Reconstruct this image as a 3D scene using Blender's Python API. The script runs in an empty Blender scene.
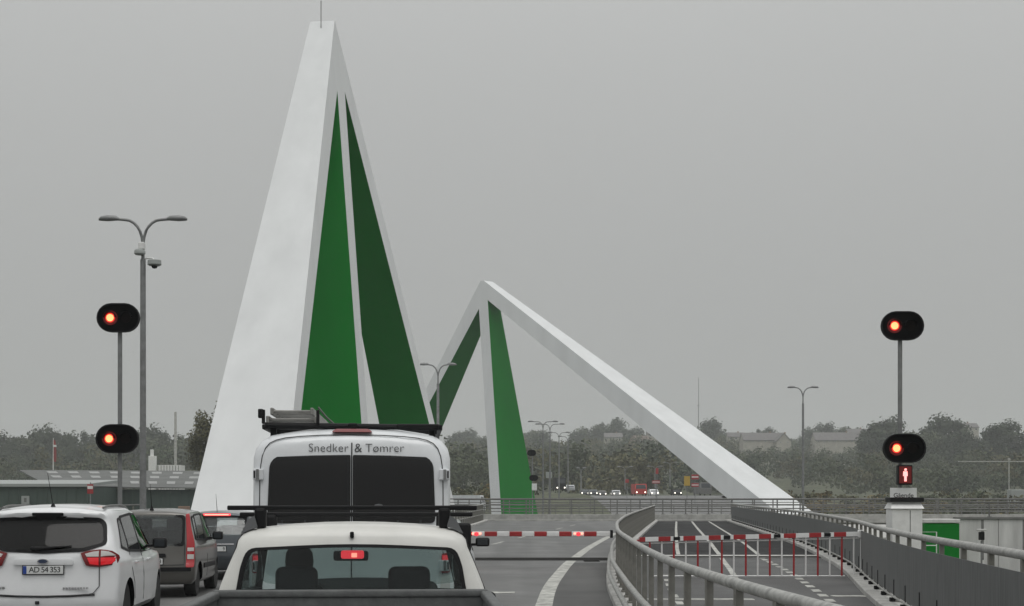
import bpy, bmesh, math, random
from math import sin, cos, pi, radians
from mathutils import Vector, Matrix

random.seed(7)
SC = bpy.context.scene
COL = SC.collection

# ------------------------------------------------------------------ camera
FPX, CXP, HYP, CAMH = 1500.0, 512.0, 505.0, 1.65     # focal length in pixels, principal column, horizon row
cam = bpy.data.cameras.new('camera')
cam.sensor_width = 36.0
cam.lens = FPX / 1024.0 * 36.0
cam.shift_y = (HYP - 303.0) / 1024.0
cam.clip_start, cam.clip_end = 0.1, 9000
camo = bpy.data.objects.new('camera', cam)
camo.location = (0, 0, CAMH)
camo.rotation_euler = (pi / 2, 0, 0)
COL.objects.link(camo)
SC.camera = camo

# ------------------------------------------------------------------ sky: even overcast, brighter overhead
SUN_EL, SUN_AZ = radians(70), radians(160)            # azimuth from +Y towards +X
w = bpy.data.worlds.new('World'); SC.world = w; w.use_nodes = True
nt = w.node_tree; nt.nodes.clear()
def wn(t, **k):
    n = nt.nodes.new(t)
    for a, b in k.items(): setattr(n, a, b)
    return n
out = wn('ShaderNodeOutputWorld'); bg = wn('ShaderNodeBackground'); bg.inputs['Strength'].default_value = 1.0
sky = wn('ShaderNodeTexSky', sky_type='NISHITA'); sky.sun_disc = False
sky.sun_elevation = SUN_EL; sky.sun_rotation = SUN_AZ; sky.dust_density = 6.0
hs = wn('ShaderNodeHueSaturation'); hs.inputs['Saturation'].default_value = 0.25; hs.inputs['Value'].default_value = 0.06
tc = wn('ShaderNodeTexCoord'); sx = wn('ShaderNodeSeparateXYZ')
rm = wn('ShaderNodeMapRange'); rm.interpolation_type = 'SMOOTHSTEP'
rm.inputs['From Min'].default_value = 0.05; rm.inputs['From Max'].default_value = 1.0
rm.inputs['To Min'].default_value = 0.43; rm.inputs['To Max'].default_value = 1.05
nz = wn('ShaderNodeTexNoise'); nz.inputs['Scale'].default_value = 1.6; nz.inputs['Detail'].default_value = 4
nm = wn('ShaderNodeMapRange'); nm.inputs['To Min'].default_value = 0.95; nm.inputs['To Max'].default_value = 1.05
mu = wn('ShaderNodeMath', operation='MULTIPLY')
tint = wn('ShaderNodeMixRGB', blend_type='MULTIPLY'); tint.inputs['Fac'].default_value = 1.0
tint.inputs['Color1'].default_value = (0.988, 1.0, 0.988, 1)
mx = wn('ShaderNodeMixRGB'); mx.inputs['Fac'].default_value = 0.10
L = nt.links.new
L(tc.outputs['Generated'], sx.inputs[0]); L(sx.outputs['Z'], rm.inputs['Value'])
L(tc.outputs['Generated'], nz.inputs['Vector']); L(nz.outputs['Fac'], nm.inputs['Value'])
L(rm.outputs['Result'], mu.inputs[0]); L(nm.outputs['Result'], mu.inputs[1])
L(mu.outputs[0], tint.inputs['Color2']); L(sky.outputs[0], hs.inputs['Color'])
L(tint.outputs[0], mx.inputs['Color1']); L(hs.outputs[0], mx.inputs['Color2'])
L(mx.outputs[0], bg.inputs['Color']); L(bg.outputs[0], out.inputs['Surface'])

sun = bpy.data.lights.new('sun', 'SUN'); sun.energy = 0.75; sun.angle = radians(35); sun.color = (1, 0.98, 0.95)
suno = bpy.data.objects.new('sun', sun); COL.objects.link(suno)
sd = Vector((sin(SUN_AZ) * cos(SUN_EL), cos(SUN_AZ) * cos(SUN_EL), sin(SUN_EL)))
suno.rotation_euler = sd.to_track_quat('Z', 'Y').to_euler()

SC.view_settings.view_transform = 'Standard'
SC.view_settings.look = 'None'
SC.view_settings.exposure = 0.0
SC.view_settings.gamma = 1.0
SC.render.engine = 'CYCLES'
SC.cycles.use_denoising = True
SC.cycles.max_bounces = 8
SC.cycles.transparent_max_bounces = 24
SC.cycles.volume_bounces = 2
SC.cycles.caustics_reflective = False
SC.cycles.caustics_refractive = False

# ------------------------------------------------------------------ small helpers
def px(x, y, d):
    """pixel + distance from the camera -> world point"""
    return Vector(((x - CXP) / FPX * d, d, CAMH + (HYP - y) / FPX * d))

def interp(x, pts):
    if x <= pts[0][0]:
        (a, b), (c, e) = pts[0], pts[1]
        return b + (e - b) * (x - a) / (c - a) if len(pts) > 1 else b
    for (a, b), (c, e) in zip(pts, pts[1:]):
        if x <= c: return b + (e - b) * (x - a) / (c - a)
    (a, b), (c, e) = pts[-2], pts[-1]
    return e + (e - b) * (x - c) / (c - a)
def clampi(x, pts):
    return interp(min(max(x, pts[0][0]), pts[-1][0]), pts)
def smooth(x, pts, r):
    return sum(clampi(x + o * r, pts) for o in (-1, -.5, 0, .5, 1)) / 5
def sstep(a, b, x):
    t = min(max((x - a) / (b - a), 0), 1)
    return t * t * (3 - 2 * t)

# ------------------------------------------------------------------ materials
MATS = {}
def mat(name, col, rough=0.6, metal=0.0, var=0.0, vscale=3.0, bump=0.0, bscale=40.0, coat=0.0, spec=0.5, emit=None, estr=0.0, col2=None, objvar=0.0, stretch=None):
    m = bpy.data.materials.new(name); m.use_nodes = True
    t = m.node_tree; b = t.nodes['Principled BSDF']
    b.inputs['Roughness'].default_value = rough; b.inputs['Metallic'].default_value = metal
    b.inputs['Specular IOR Level'].default_value = spec
    if coat: b.inputs['Coat Weight'].default_value = coat; b.inputs['Coat Roughness'].default_value = 0.08
    if emit:
        b.inputs['Emission Color'].default_value = (*emit, 1); b.inputs['Emission Strength'].default_value = estr
    c = (*col, 1)
    src = None
    cord = t.nodes.new('ShaderNodeTexCoord')
    vec = cord.outputs['Object']
    if stretch:
        mp = t.nodes.new('ShaderNodeMapping'); mp.inputs['Scale'].default_value = stretch
        t.links.new(vec, mp.inputs['Vector']); vec = mp.outputs['Vector']
    if var or col2:
        n1 = t.nodes.new('ShaderNodeTexNoise'); n1.inputs['Scale'].default_value = vscale; n1.inputs['Detail'].default_value = 6
        n1.inputs['Roughness'].default_value = 0.62
        t.links.new(vec, n1.inputs['Vector'])
        r = t.nodes.new('ShaderNodeValToRGB')
        r.color_ramp.elements[0].position = 0.32; r.color_ramp.elements[1].position = 0.70
        lo = tuple(x * (1 - var) for x in col); hi = col2 if col2 else tuple(min(1, x * (1 + var)) for x in col)
        r.color_ramp.elements[0].color = (*lo, 1); r.color_ramp.elements[1].color = (*hi, 1)
        t.links.new(n1.outputs['Fac'], r.inputs['Fac'])
        src = r.outputs['Color']
    if objvar:
        oi = t.nodes.new('ShaderNodeObjectInfo'); mr = t.nodes.new('ShaderNodeMapRange')
        mr.inputs['To Min'].default_value = 1 - objvar; mr.inputs['To Max'].default_value = 1 + objvar
        t.links.new(oi.outputs['Random'], mr.inputs['Value'])
        mm = t.nodes.new('ShaderNodeMixRGB'); mm.blend_type = 'MULTIPLY'; mm.inputs['Fac'].default_value = 1
        if src: t.links.new(src, mm.inputs['Color1'])
        else: mm.inputs['Color1'].default_value = c
        t.links.new(mr.outputs[0], mm.inputs['Color2'])
        src = mm.outputs['Color']
    if src: t.links.new(src, b.inputs['Base Color'])
    else: b.inputs['Base Color'].default_value = c
    if bump:
        n2 = t.nodes.new('ShaderNodeTexNoise'); n2.inputs['Scale'].default_value = bscale; n2.inputs['Detail'].default_value = 5
        t.links.new(vec, n2.inputs['Vector'])
        bp = t.nodes.new('ShaderNodeBump'); bp.inputs['Strength'].default_value = bump; bp.inputs['Distance'].default_value = 0.02
        t.links.new(n2.outputs['Fac'], bp.inputs['Height']); t.links.new(bp.outputs['Normal'], b.inputs['Normal'])
    MATS[name] = m
    return m

def glass(name, tint_col, gloss=0.12):
    m = bpy.data.materials.new(name); m.use_nodes = True
    t = m.node_tree; t.nodes.clear()
    o = t.nodes.new('ShaderNodeOutputMaterial'); mix = t.nodes.new('ShaderNodeMixShader')
    tr = t.nodes.new('ShaderNodeBsdfTransparent'); gl = t.nodes.new('ShaderNodeBsdfGlossy')
    tr.inputs['Color'].default_value = (*[c ** 0.5 for c in tint_col], 1); gl.inputs['Roughness'].default_value = 0.04
    fr = t.nodes.new('ShaderNodeLayerWeight'); fr.inputs['Blend'].default_value = 0.5
    pw = t.nodes.new('ShaderNodeMath'); pw.operation = 'POWER'; pw.inputs[1].default_value = 4.0
    ad = t.nodes.new('ShaderNodeMath'); ad.operation = 'ADD'; ad.inputs[1].default_value = gloss * 0.5; ad.use_clamp = True
    t.links.new(fr.outputs['Facing'], pw.inputs[0]); t.links.new(pw.outputs[0], ad.inputs[0]); t.links.new(ad.outputs[0], mix.inputs['Fac'])
    t.links.new(tr.outputs[0], mix.inputs[1]); t.links.new(gl.outputs[0], mix.inputs[2]); t.links.new(mix.outputs[0], o.inputs['Surface'])
    MATS[name] = m
    return m

def asphalt(name, col, rough):
    """worn asphalt: fine grain, long tyre streaks, blotches and cracks with shapes of their own"""
    m = mat(name, col, rough, var=0.30, vscale=0.45, bump=0.35, bscale=60)
    t = m.node_tree; b = t.nodes['Principled BSDF']
    base = b.inputs['Base Color'].links[0].from_socket
    cord = t.nodes.new('ShaderNodeTexCoord')
    mp = t.nodes.new('ShaderNodeMapping'); mp.inputs['Scale'].default_value = (1.3, 0.05, 1)
    n = t.nodes.new('ShaderNodeTexNoise'); n.inputs['Scale'].default_value = 1.0; n.inputs['Detail'].default_value = 5
    r = t.nodes.new('ShaderNodeMapRange'); r.inputs['From Min'].default_value = 0.3; r.inputs['From Max'].default_value = 0.7
    r.inputs['To Min'].default_value = 0.62; r.inputs['To Max'].default_value = 1.22
    g = t.nodes.new('ShaderNodeTexNoise'); g.inputs['Scale'].default_value = 45; g.inputs['Detail'].default_value = 3
    gr = t.nodes.new('ShaderNodeMapRange'); gr.inputs['To Min'].default_value = 0.75; gr.inputs['To Max'].default_value = 1.25
    mul = t.nodes.new('ShaderNodeMath'); mul.operation = 'MULTIPLY'
    mixc = t.nodes.new('ShaderNodeMixRGB'); mixc.blend_type = 'MULTIPLY'; mixc.inputs['Fac'].default_value = 1
    lk = t.links.new
    lk(cord.outputs['Object'], mp.inputs['Vector']); lk(mp.outputs['Vector'], n.inputs['Vector']); lk(n.outputs['Fac'], r.inputs['Value'])
    lk(cord.outputs['Object'], g.inputs['Vector']); lk(g.outputs['Fac'], gr.inputs['Value'])
    lk(r.outputs[0], mul.inputs[0]); lk(gr.outputs[0], mul.inputs[1])
    lk(base, mixc.inputs['Color1']); lk(mul.outputs[0], mixc.inputs['Color2']); lk(mixc.outputs[0], b.inputs['Base Color'])
    rr = t.nodes.new('ShaderNodeMapRange'); rr.inputs['To Min'].default_value = rough - 0.14; rr.inputs['To Max'].default_value = rough + 0.18
    lk(n.outputs['Fac'], rr.inputs['Value']); lk(rr.outputs[0], b.inputs['Roughness'])
    return m

asphalt('asphalt', (0.132, 0.132, 0.130), 0.55)
asphalt('asphalt_dark', (0.078, 0.078, 0.076), 0.65)
asphalt('asphalt_deck', (0.042, 0.042, 0.043), 0.8).node_tree.nodes['Principled BSDF'].inputs['Specular IOR Level'].default_value = 0.12
asphalt('asphalt_path', (0.082, 0.082, 0.081), 0.62)
asphalt('asphalt_far', (0.15, 0.15, 0.148), 0.6)
mat('paint_line', (0.43, 0.43, 0.40), 0.7, var=0.5, vscale=5, bump=0.2)
mat('concrete', (0.46, 0.455, 0.435), 0.85, var=0.25, vscale=2.2, bump=0.3, bscale=18)
mat('concrete_dark', (0.20, 0.20, 0.19), 0.85, var=0.3, vscale=1.4, bump=0.3, bscale=18)
mat('concrete_white', (0.62, 0.62, 0.60), 0.8, var=0.22, vscale=1.1, bump=0.2, bscale=14, stretch=(1.6, 1.6, 0.25))
mat('joint_steel', (0.014, 0.013, 0.012), 0.9, metal=0.0, spec=0.1, var=0.4, vscale=6)
mat('grass', (0.075, 0.083, 0.045), 0.95, var=0.4, vscale=0.12, bump=0.6, bscale=3)
mat('water', (0.05, 0.06, 0.06), 0.08, bump=0.25, bscale=1.5)
mat('pylon_white', (0.73, 0.745, 0.75), 0.6, var=0.06, vscale=0.5, spec=0.25, stretch=(1, 1, .22))
mat('pylon_green', (0.006, 0.205, 0.024), 0.5, var=0.10, vscale=0.25, spec=0.12, stretch=(1, 1, .4))
mat('galv', (0.23, 0.235, 0.235), 0.55, metal=0.25, var=0.2, vscale=5)
mat('galv_dark', (0.17, 0.17, 0.165), 0.6, metal=0.3, var=0.2, vscale=4)
mat('rail_tube', (0.36, 0.36, 0.345), 0.6, metal=0.1, var=0.32, vscale=9)
mat('rail_post', (0.21, 0.205, 0.185), 0.65, metal=0.15, var=0.22, vscale=6)
mat('panel_grey', (0.14, 0.145, 0.145), 0.7, metal=0.1, var=0.3, vscale=5, stretch=(6, 6, 0.25))
mat('black_plastic', (0.009, 0.009, 0.010), 0.55, spec=0.22)
mat('black_matt', (0.003, 0.003, 0.0035), 0.8, spec=0.06)
mat('rubber', (0.018, 0.018, 0.018), 0.85)
mat('grey_plastic', (0.14, 0.145, 0.15), 0.6)
mat('interior', (0.035, 0.036, 0.038), 0.9)
mat('seat_cloth', (0.035, 0.036, 0.04), 0.95, var=0.2, vscale=20)
mat('car_white', (0.80, 0.81, 0.82), 0.28, coat=0.8, var=0.04, vscale=2.5)
mat('van_white', (0.74, 0.76, 0.78), 0.34, coat=0.5, var=0.08, vscale=2.5)
mat('pickup_white', (0.72, 0.715, 0.68), 0.42, coat=0.25, var=0.08, vscale=3)
mat('car_grey', (0.115, 0.110, 0.100), 0.33, metal=0.55, coat=0.8)
mat('car_slate', (0.075, 0.085, 0.095), 0.35, metal=0.5, coat=0.7)
mat('car_silver', (0.38, 0.39, 0.40), 0.35, metal=0.5, coat=0.7)
mat('bed_grey', (0.12, 0.125, 0.125), 0.75, var=0.2, vscale=12, bump=0.15, bscale=60)
mat('chrome', (0.62, 0.62, 0.63), 0.18, metal=1.0)
mat('alloy', (0.45, 0.46, 0.47), 0.35, metal=0.8)
mat('aluminium', (0.30, 0.295, 0.28), 0.45, metal=0.6, var=0.15, vscale=8)
mat('red_lens', (0.42, 0.012, 0.018), 0.12, coat=0.6)
mat('tail_lit', (0.45, 0.012, 0.02), 0.15, coat=0.5, emit=(1.0, 0.02, 0.03), estr=0.30)
mat('red_lens_dark', (0.18, 0.012, 0.014), 0.2)
mat('clear_lens', (0.62, 0.60, 0.58), 0.15, coat=0.5)
mat('plate_white', (0.72, 0.73, 0.72), 0.5)
mat('plate_blue', (0.02, 0.06, 0.30), 0.5)
mat('ink', (0.012, 0.012, 0.014), 0.6)
mat('letter_grey', (0.05, 0.052, 0.055), 0.6)
mat('emblem_blue', (0.03, 0.045, 0.09), 0.3)
mat('red_paint', (0.36, 0.022, 0.025), 0.5, var=0.12, vscale=8)
mat('white_paint', (0.80, 0.80, 0.79), 0.5, var=0.08, vscale=6)
mat('shed_green', (0.060, 0.088, 0.075), 0.6, var=0.12, vscale=0.6, stretch=(5, 5, 0.3))
mat('shed_roof', (0.125, 0.13, 0.125), 0.8, var=0.2, vscale=0.35)
mat('skylight', (0.30, 0.305, 0.30), 0.45)
mat('trim_pale', (0.34, 0.36, 0.35), 0.6)
mat('house_wall', (0.40, 0.38, 0.33), 0.85, var=0.15, vscale=0.5)
mat('house_brick', (0.28, 0.19, 0.14), 0.85, var=0.15, vscale=0.5)
mat('house_roof', (0.15, 0.14, 0.14), 0.85, var=0.2, vscale=0.5)
mat('house_roof_red', (0.17, 0.12, 0.10), 0.85, var=0.2, vscale=0.5)
mat('dark_glass', (0.03, 0.035, 0.04), 0.08)
mat('bark', (0.09, 0.08, 0.065), 0.9, var=0.3, vscale=3)
mat('leaf_dark', (0.042, 0.058, 0.030), 0.85, var=0.45, vscale=0.35, objvar=0.18)
mat('leaf_mid', (0.060, 0.074, 0.036), 0.85, var=0.45, vscale=0.3, objvar=0.18)
mat('leaf_olive', (0.092, 0.088, 0.040), 0.85, var=0.45, vscale=0.3, objvar=0.15)
mat('leaf_autumn', (0.150, 0.115, 0.045), 0.85, var=0.4, vscale=0.4, objvar=0.15)
mat('flag_red', (0.30, 0.07, 0.07), 0.8)
mat('sign_yellow', (0.50, 0.33, 0.04), 0.6)
mat('truck_red', (0.45, 0.04, 0.03), 0.5)
mat('skin', (0.42, 0.27, 0.20), 0.6)
mat('jacket', (0.03, 0.033, 0.04), 0.9)
mat('hair', (0.02, 0.016, 0.012), 0.8)
mat('lamp_core', (0.9, 0.5, 0.2), 0.3, emit=(1.0, 0.30, 0.11), estr=2.4)
mat('lamp_rim', (0.4, 0.01, 0.01), 0.3, emit=(1.0, 0.012, 0.010), estr=0.75)
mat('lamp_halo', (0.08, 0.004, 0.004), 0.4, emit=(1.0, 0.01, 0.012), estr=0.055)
mat('lamp_off', (0.006, 0.003, 0.003), 0.5, spec=0.08)
mat('brake_lit', (0.6, 0.02, 0.03), 0.3, emit=(1.0, 0.05, 0.07), estr=1.1)
mat('brake_core', (0.9, 0.3, 0.2), 0.3, emit=(1.0, 0.30, 0.22), estr=2.2)
mat('ped_red', (0.9, 0.2, 0.2), 0.3, emit=(1.0, 0.36, 0.34), estr=1.8)
mat('headlight', (0.9, 0.9, 0.85), 0.3, emit=(1.0, 0.93, 0.80), estr=2.6)
glass('glass_pickup', (0.52, 0.60, 0.59), 0.05)
glass('glass_tint', (0.085, 0.10, 0.10), 0.06)
glass('glass_smoke', (0.022, 0.024, 0.025), 0.05)
glass('glass_van', (0.03, 0.032, 0.034), 0.10)
glass('glass_dark', (0.045, 0.048, 0.05), 0.08)
glass('glass_clear', (0.55, 0.60, 0.60), 0.12)

# ------------------------------------------------------------------ mesh builder
class MB:
    def __init__(s): s.v = []; s.f = []
    def quad(s, a, b, c, d):
        n = len(s.v); s.v += [tuple(a), tuple(b), tuple(c), tuple(d)]; s.f.append((n, n + 1, n + 2, n + 3)); return s
    def box(s, lo, hi):
        n = len(s.v); (a, b, c), (d, e, f) = lo, hi
        s.v += [(a, b, c), (d, b, c), (d, e, c), (a, e, c), (a, b, f), (d, b, f), (d, e, f), (a, e, f)]
        s.f += [tuple(n + i for i in q) for q in ((0, 3, 2, 1), (4, 5, 6, 7), (0, 1, 5, 4), (1, 2, 6, 5), (2, 3, 7, 6), (3, 0, 4, 7))]
        return s
    def cbox(s, c, size): return s.box([c[i] - size[i] / 2 for i in range(3)], [c[i] + size[i] / 2 for i in range(3)])
    def rbox(s, c, size, r, seg=2):
        bm = bmesh.new(); bmesh.ops.create_cube(bm, size=1)
        for v in bm.verts: v.co = Vector((v.co.x * size[0], v.co.y * size[1], v.co.z * size[2]))
        bmesh.ops.bevel(bm, geom=list(bm.edges), offset=r, segments=seg, affect='EDGES', profile=0.5)
        n = len(s.v)
        for i, v in enumerate(bm.verts): v.index = i; s.v.append((v.co.x + c[0], v.co.y + c[1], v.co.z + c[2]))
        for f in bm.faces: s.f.append(tuple(n + v.index for v in f.verts))
        bm.free(); return s
    def loft(s, rings, cap0=True, cap1=True, closed=True):
        n = len(s.v); k = len(rings[0])
        for r in rings: s.v += [tuple(p) for p in r]
        for i in range(len(rings) - 1):
            for j in range(k if closed else k - 1):
                a = n + i * k + j; b = n + i * k + (j + 1) % k
                s.f.append((a, b, b + k, a + k))
        if cap0: s.f.append(tuple(n + j for j in reversed(range(k))))
        if cap1: s.f.append(tuple(n + (len(rings) - 1) * k + j for j in range(k)))
        return s
    def tube(s, pts, r, seg=10, rz=None):
        pts = [Vector(p) for p in pts]; rings = []
        for i, p in enumerate(pts):
            t = (pts[min(i + 1, len(pts) - 1)] - pts[max(i - 1, 0)]).normalized()
            up = Vector((0, 0, 1)) if abs(t.z) < 0.9 else Vector((0, 1, 0))
            a = t.cross(up).normalized(); b = a.cross(t)
            rr = r[i] if isinstance(r, (list, tuple)) else r
            rings.append([p + (a * cos(q * 2 * pi / seg) + b * sin(q * 2 * pi / seg)) * rr for q in range(seg)])
        return s.loft(rings)
    def lathe(s, prof, M=Matrix(), seg=24):
        rings = [[M @ Vector((r * cos(q * 2 * pi / seg), r * sin(q * 2 * pi / seg), z)) for q in range(seg)] for r, z in prof]
        return s.loft(rings)
    def prism(s, poly, fn0, fn1):
        """2-D polygon extruded between two maps"""
        n = len(s.v); k = len(poly)
        s.v += [tuple(fn0(*p)) for p in poly] + [tuple(fn1(*p)) for p in poly]
        s.f.append(tuple(n + j for j in range(k))); s.f.append(tuple(n + k + j for j in reversed(range(k))))
        for j in range(k):
            b = (j + 1) % k; s.f.append((n + j, n + k + j, n + k + b, n + b))
        return s
    def mesh(s, name, fix=True):
        me = bpy.data.meshes.new(name); me.from_pydata(s.v, [], s.f)
        if fix:
            bm = bmesh.new(); bm.from_mesh(me); bmesh.ops.recalc_face_normals(bm, faces=list(bm.faces)); bm.to_mesh(me); bm.free()
        me.update(); return me

def obj(name, mb, material, parent=None, smooth=0, loc=(0, 0, 0), rot=(0, 0, 0), fix=True):
    me = mb.mesh(name, fix) if isinstance(mb, MB) else mb
    m = MATS[material] if isinstance(material, str) else material
    if not me.materials: me.materials.append(m)
    o = bpy.data.objects.new(name, me); COL.objects.link(o)
    o.location = loc; o.rotation_euler = rot
    if parent: o.parent = parent
    if smooth:
        me.polygons.foreach_set('use_smooth', [True] * len(me.polygons))
        me.set_sharp_from_angle(angle=radians(smooth))
    return o
def tag(o, label, cat=None, group=None, kind=None):
    if label: o['label'] = label
    if cat: o['category'] = cat
    if group: o['group'] = group
    if kind: o['kind'] = kind
    return o
def thing(name, label, cat, loc=(0, 0, 0), rz=0, group=None):
    o = bpy.data.objects.new(name, None); COL.objects.link(o)
    o.location = loc; o.rotation_euler = (0, 0, rz); o.empty_display_size = 0.3
    return tag(o, label, cat, group)
def struct(name, mb, m, smooth=0): return tag(obj(name, mb, m, smooth=smooth), None, kind='structure')
def linked(src, name, parent, loc=(0, 0, 0), rot=(0, 0, 0)):
    o = bpy.data.objects.new(name, src.data); COL.objects.link(o)
    o.parent = parent; o.location = loc; o.rotation_euler = rot; return o
def copy_tree(src, loc, rz, label, group=None, scale=None):
    r = src.copy(); COL.objects.link(r); r.location = loc; r.rotation_euler = (0, 0, rz); r['label'] = label
    if group: r['group'] = group
    if scale: r.scale = scale
    def rec(a, b):
        for ch in list(a.children):
            c = ch.copy(); COL.objects.link(c); c.parent = b; rec(ch, c)
    rec(src, r)
    return r
def text_mesh(body, size, extrude=0.002, shear=0.0, spacing=1.0, thin=0.0):
    cu = bpy.data.curves.new('txt', 'FONT'); cu.body = body; cu.size = size; cu.extrude = extrude
    cu.align_x = 'CENTER'; cu.align_y = 'CENTER'; cu.shear = shear; cu.offset = thin; cu.space_character = spacing; cu.resolution_u = 3
    t = bpy.data.objects.new('txt', cu); COL.objects.link(t)
    dg = bpy.context.evaluated_depsgraph_get()
    me = bpy.data.meshes.new_from_object(t.evaluated_get(dg))
    bpy.data.objects.remove(t); bpy.data.curves.remove(cu)
    me.materials.clear()
    return me
def rpoly(pts, r, n=4):
    """polygon with rounded corners"""
    o = []; k = len(pts)
    for i in range(k):
        p = Vector(pts[i]); a = Vector(pts[i - 1]); b = Vector(pts[(i + 1) % k])
        rr = r[i] if isinstance(r, (list, tuple)) else r
        rr = min(rr, (a - p).length * .49, (b - p).length * .49)
        if rr < 1e-4: o.append(tuple(p)); continue
        q0 = p + (a - p).normalized() * rr; q1 = p + (b - p).normalized() * rr
        for j in range(n + 1):
            t = j / n; o.append(tuple(q0 * (1 - t) ** 2 + p * 2 * t * (1 - t) + q1 * t * t))
    return o
def patch(poly, fn, thick, rows=14, cols=10, mb=None):
    """x-convex polygon laid over a curved surface fn(a,b,off) as a thin shell"""
    mb = mb or MB()
    bs = [p[1] for p in poly]; b0, b1 = min(bs), max(bs)
    G = []
    for j in range(rows + 1):
        b = b0 + (b1 - b0) * (0.5 - 0.5 * cos(pi * j / rows)); b = min(max(b, b0 + 1e-5), b1 - 1e-5)
        xs = []
        for i in range(len(poly)):
            (x1, y1), (x2, y2) = poly[i - 1], poly[i]
            if (y1 - b) * (y2 - b) <= 0 and abs(y1 - y2) > 1e-9: xs.append(x1 + (x2 - x1) * (b - y1) / (y2 - y1))
        lo, hi = min(xs), max(xs)
        G.append([(lo + (hi - lo) * i / cols, b) for i in range(cols + 1)])
    n = len(mb.v); C = cols + 1
    for row in G: mb.v += [tuple(fn(a, b, thick)) for a, b in row]
    m = len(mb.v)
    for row in G: mb.v += [tuple(fn(a, b, 0.0)) for a, b in row]
    for j in range(rows):
        for i in range(cols):
            a = n + j * C + i; mb.f.append((a, a + 1, a + 1 + C, a + C))
            a = m + j * C + i; mb.f.append((a, a + C, a + 1 + C, a + 1))
    rim = [j * C for j in range(rows + 1)]; rim2 = [j * C + cols for j in range(rows + 1)]
    for q, seq in enumerate((rim, rim2, list(range(C)), [rows * C + i for i in range(C)])):
        for a, b in zip(seq, seq[1:]): mb.f.append((n + a, n + b, m + b, m + a))
    return mb
def ring_patch(poly, poly2, fn, thick):
    mb = MB(); k = len(poly)
    mb.v = [tuple(fn(a, b, thick)) for a, b in poly] + [tuple(fn(a, b, thick)) for a, b in poly2] + [tuple(fn(a, b, -0.01)) for a, b in poly] + [tuple(fn(a, b, -0.01)) for a, b in poly2]
    for j in range(k):
        b = (j + 1) % k
        mb.f += [(j, b, k + b, k + j), (2 * k + j, 2 * k + b, b, j), (k + j, k + b, 3 * k + b, 3 * k + j), (2 * k + j, 3 * k + j, 3 * k + b, 2 * k + b)]
    return mb
def grow(poly, d):
    cx = sum(p[0] for p in poly) / len(poly); cy = sum(p[1] for p in poly) / len(poly)
    x0 = max(abs(p[0] - cx) for p in poly); y0 = max(abs(p[1] - cy) for p in poly)
    return [(cx + (x - cx) * (1 + d / x0), cy + (y - cy) * (1 + d / y0)) for x, y in poly]

# ------------------------------------------------------------------ the lie of the road
ZG = [(-60, 0), (12, 0), (20, .03), (36, .10), (60, .27), (80, .40), (104, .58)]
def zg(d): return smooth(d, ZG, 6)
XRP = [(-40, 5.2), (-10, 3.0), (2, 2.15), (6, 1.86), (8.2, 1.73), (12.4, 1.57), (15, 1.56), (19.4, 1.68), (29, 2.04), (39, 2.72), (50, 3.75), (60, 4.85), (80, 7.15), (101.5, 9.7)]
XPP = [(-40, -0.6), (-10, 2.2), (2, 3.3), (8, 4.0), (13.7, 4.72), (20, 5.5), (25, 6.25), (32, 7.5), (36, 8.2), (45, 9.4), (55, 10.55), (75, 12.4), (101.5, 14.8)]
XLP = [(-40, -4.5), (0, -7.9), (30, -8.6), (36, -8.2), (50, -5.7), (60, -4.2), (70, -3.1), (85, -2.2), (101.5, -1.6)]
XP = lambda d: smooth(d, XPP, 2.5)
XL = lambda d: smooth(d, XLP, 4)
XR = lambda d: smooth(d, XRP, 2.5)
ENDD = 101.5
DS = [-40 + 3 * i for i in range(14)] + [2 + 1.5 * i for i in range(66)] + [ENDD]
DS = sorted(set(d for d in DS if d <= ENDD))
def strip(xa, xb, dz, ds=DS, cols=4):
    mb = MB(); C = cols + 1
    for d in ds:
        for i in range(C):
            t = i / cols; mb.v.append((xa(d) * (1 - t) + xb(d) * t, d, zg(d) + dz))
    for j in range(len(ds) - 1):
        for i in range(cols):
            a = j * C + i; mb.f.append((a, a + 1, a + 1 + C, a + C))
    return mb
def curb(xc, wd, h, ds=DS, z0=-0.3):
    rings = []
    for d in ds:
        x = xc(d); z = zg(d)
        rings.append([(x - wd / 2, d, z + z0), (x - wd / 2, d, z + h - .02), (x - wd / 2 + .02, d, z + h), (x + wd / 2 - .02, d, z + h), (x + wd / 2, d, z + h - .02), (x + wd / 2, d, z + z0)])
    return MB().loft(rings)

# terrain
def terrain(X, Y):
    canal = sstep(-46, -30, X) * sstep(101, 106, Y) * (1 - sstep(180, 188, Y))
    z = -0.35 - 0.9 * sstep(13, 17, X) * sstep(20, 40, Y)
    z += 4.3 * sstep(185, 300, Y) * sstep(-120, -10, X) + 1.6 * sstep(120, 260, Y) * (1 - sstep(-120, -10, X))
    th = X / max(Y, 60)
    hill = sstep(-.14, .02, th)
    z += (6 + 16 * hill) * sstep(380, 900, Y) + (16 * hill + 8) * sstep(850, 1500, Y)
    z += 1.5 * sin(X * .012 + 1) * sin(Y * .009) * sstep(260, 500, Y)
    return z * (1 - canal) - 7.0 * canal
mb = MB()
xs = [-1450, -1100, -800, -600, -450, -350, -270, -210, -160, -120, -90, -65, -46, -40, -30, -20, -10, 0, 10, 13, 17, 25, 40, 60, 80, 105, 135, 170, 210, 260, 320, 400, 500, 650, 850, 1100, 1450]
ys = [-60, -30, 0, 20, 40, 60, 80, 101, 106, 120, 150, 180, 188, 200, 215, 230, 245, 260, 275, 290, 310, 330, 360, 400, 440, 480, 520, 560, 600, 650, 720, 800, 900, 1000, 1150, 1300, 1600, 2000, 2400]
for Y in ys:
    for X in xs: mb.v.append((X, Y, terrain(X, Y)))
for j in range(len(ys) - 1):
    for i in range(len(xs) - 1):
        a = j * len(xs) + i; mb.f.append((a, a + 1, a + 1 + len(xs), a + len(xs)))
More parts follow.
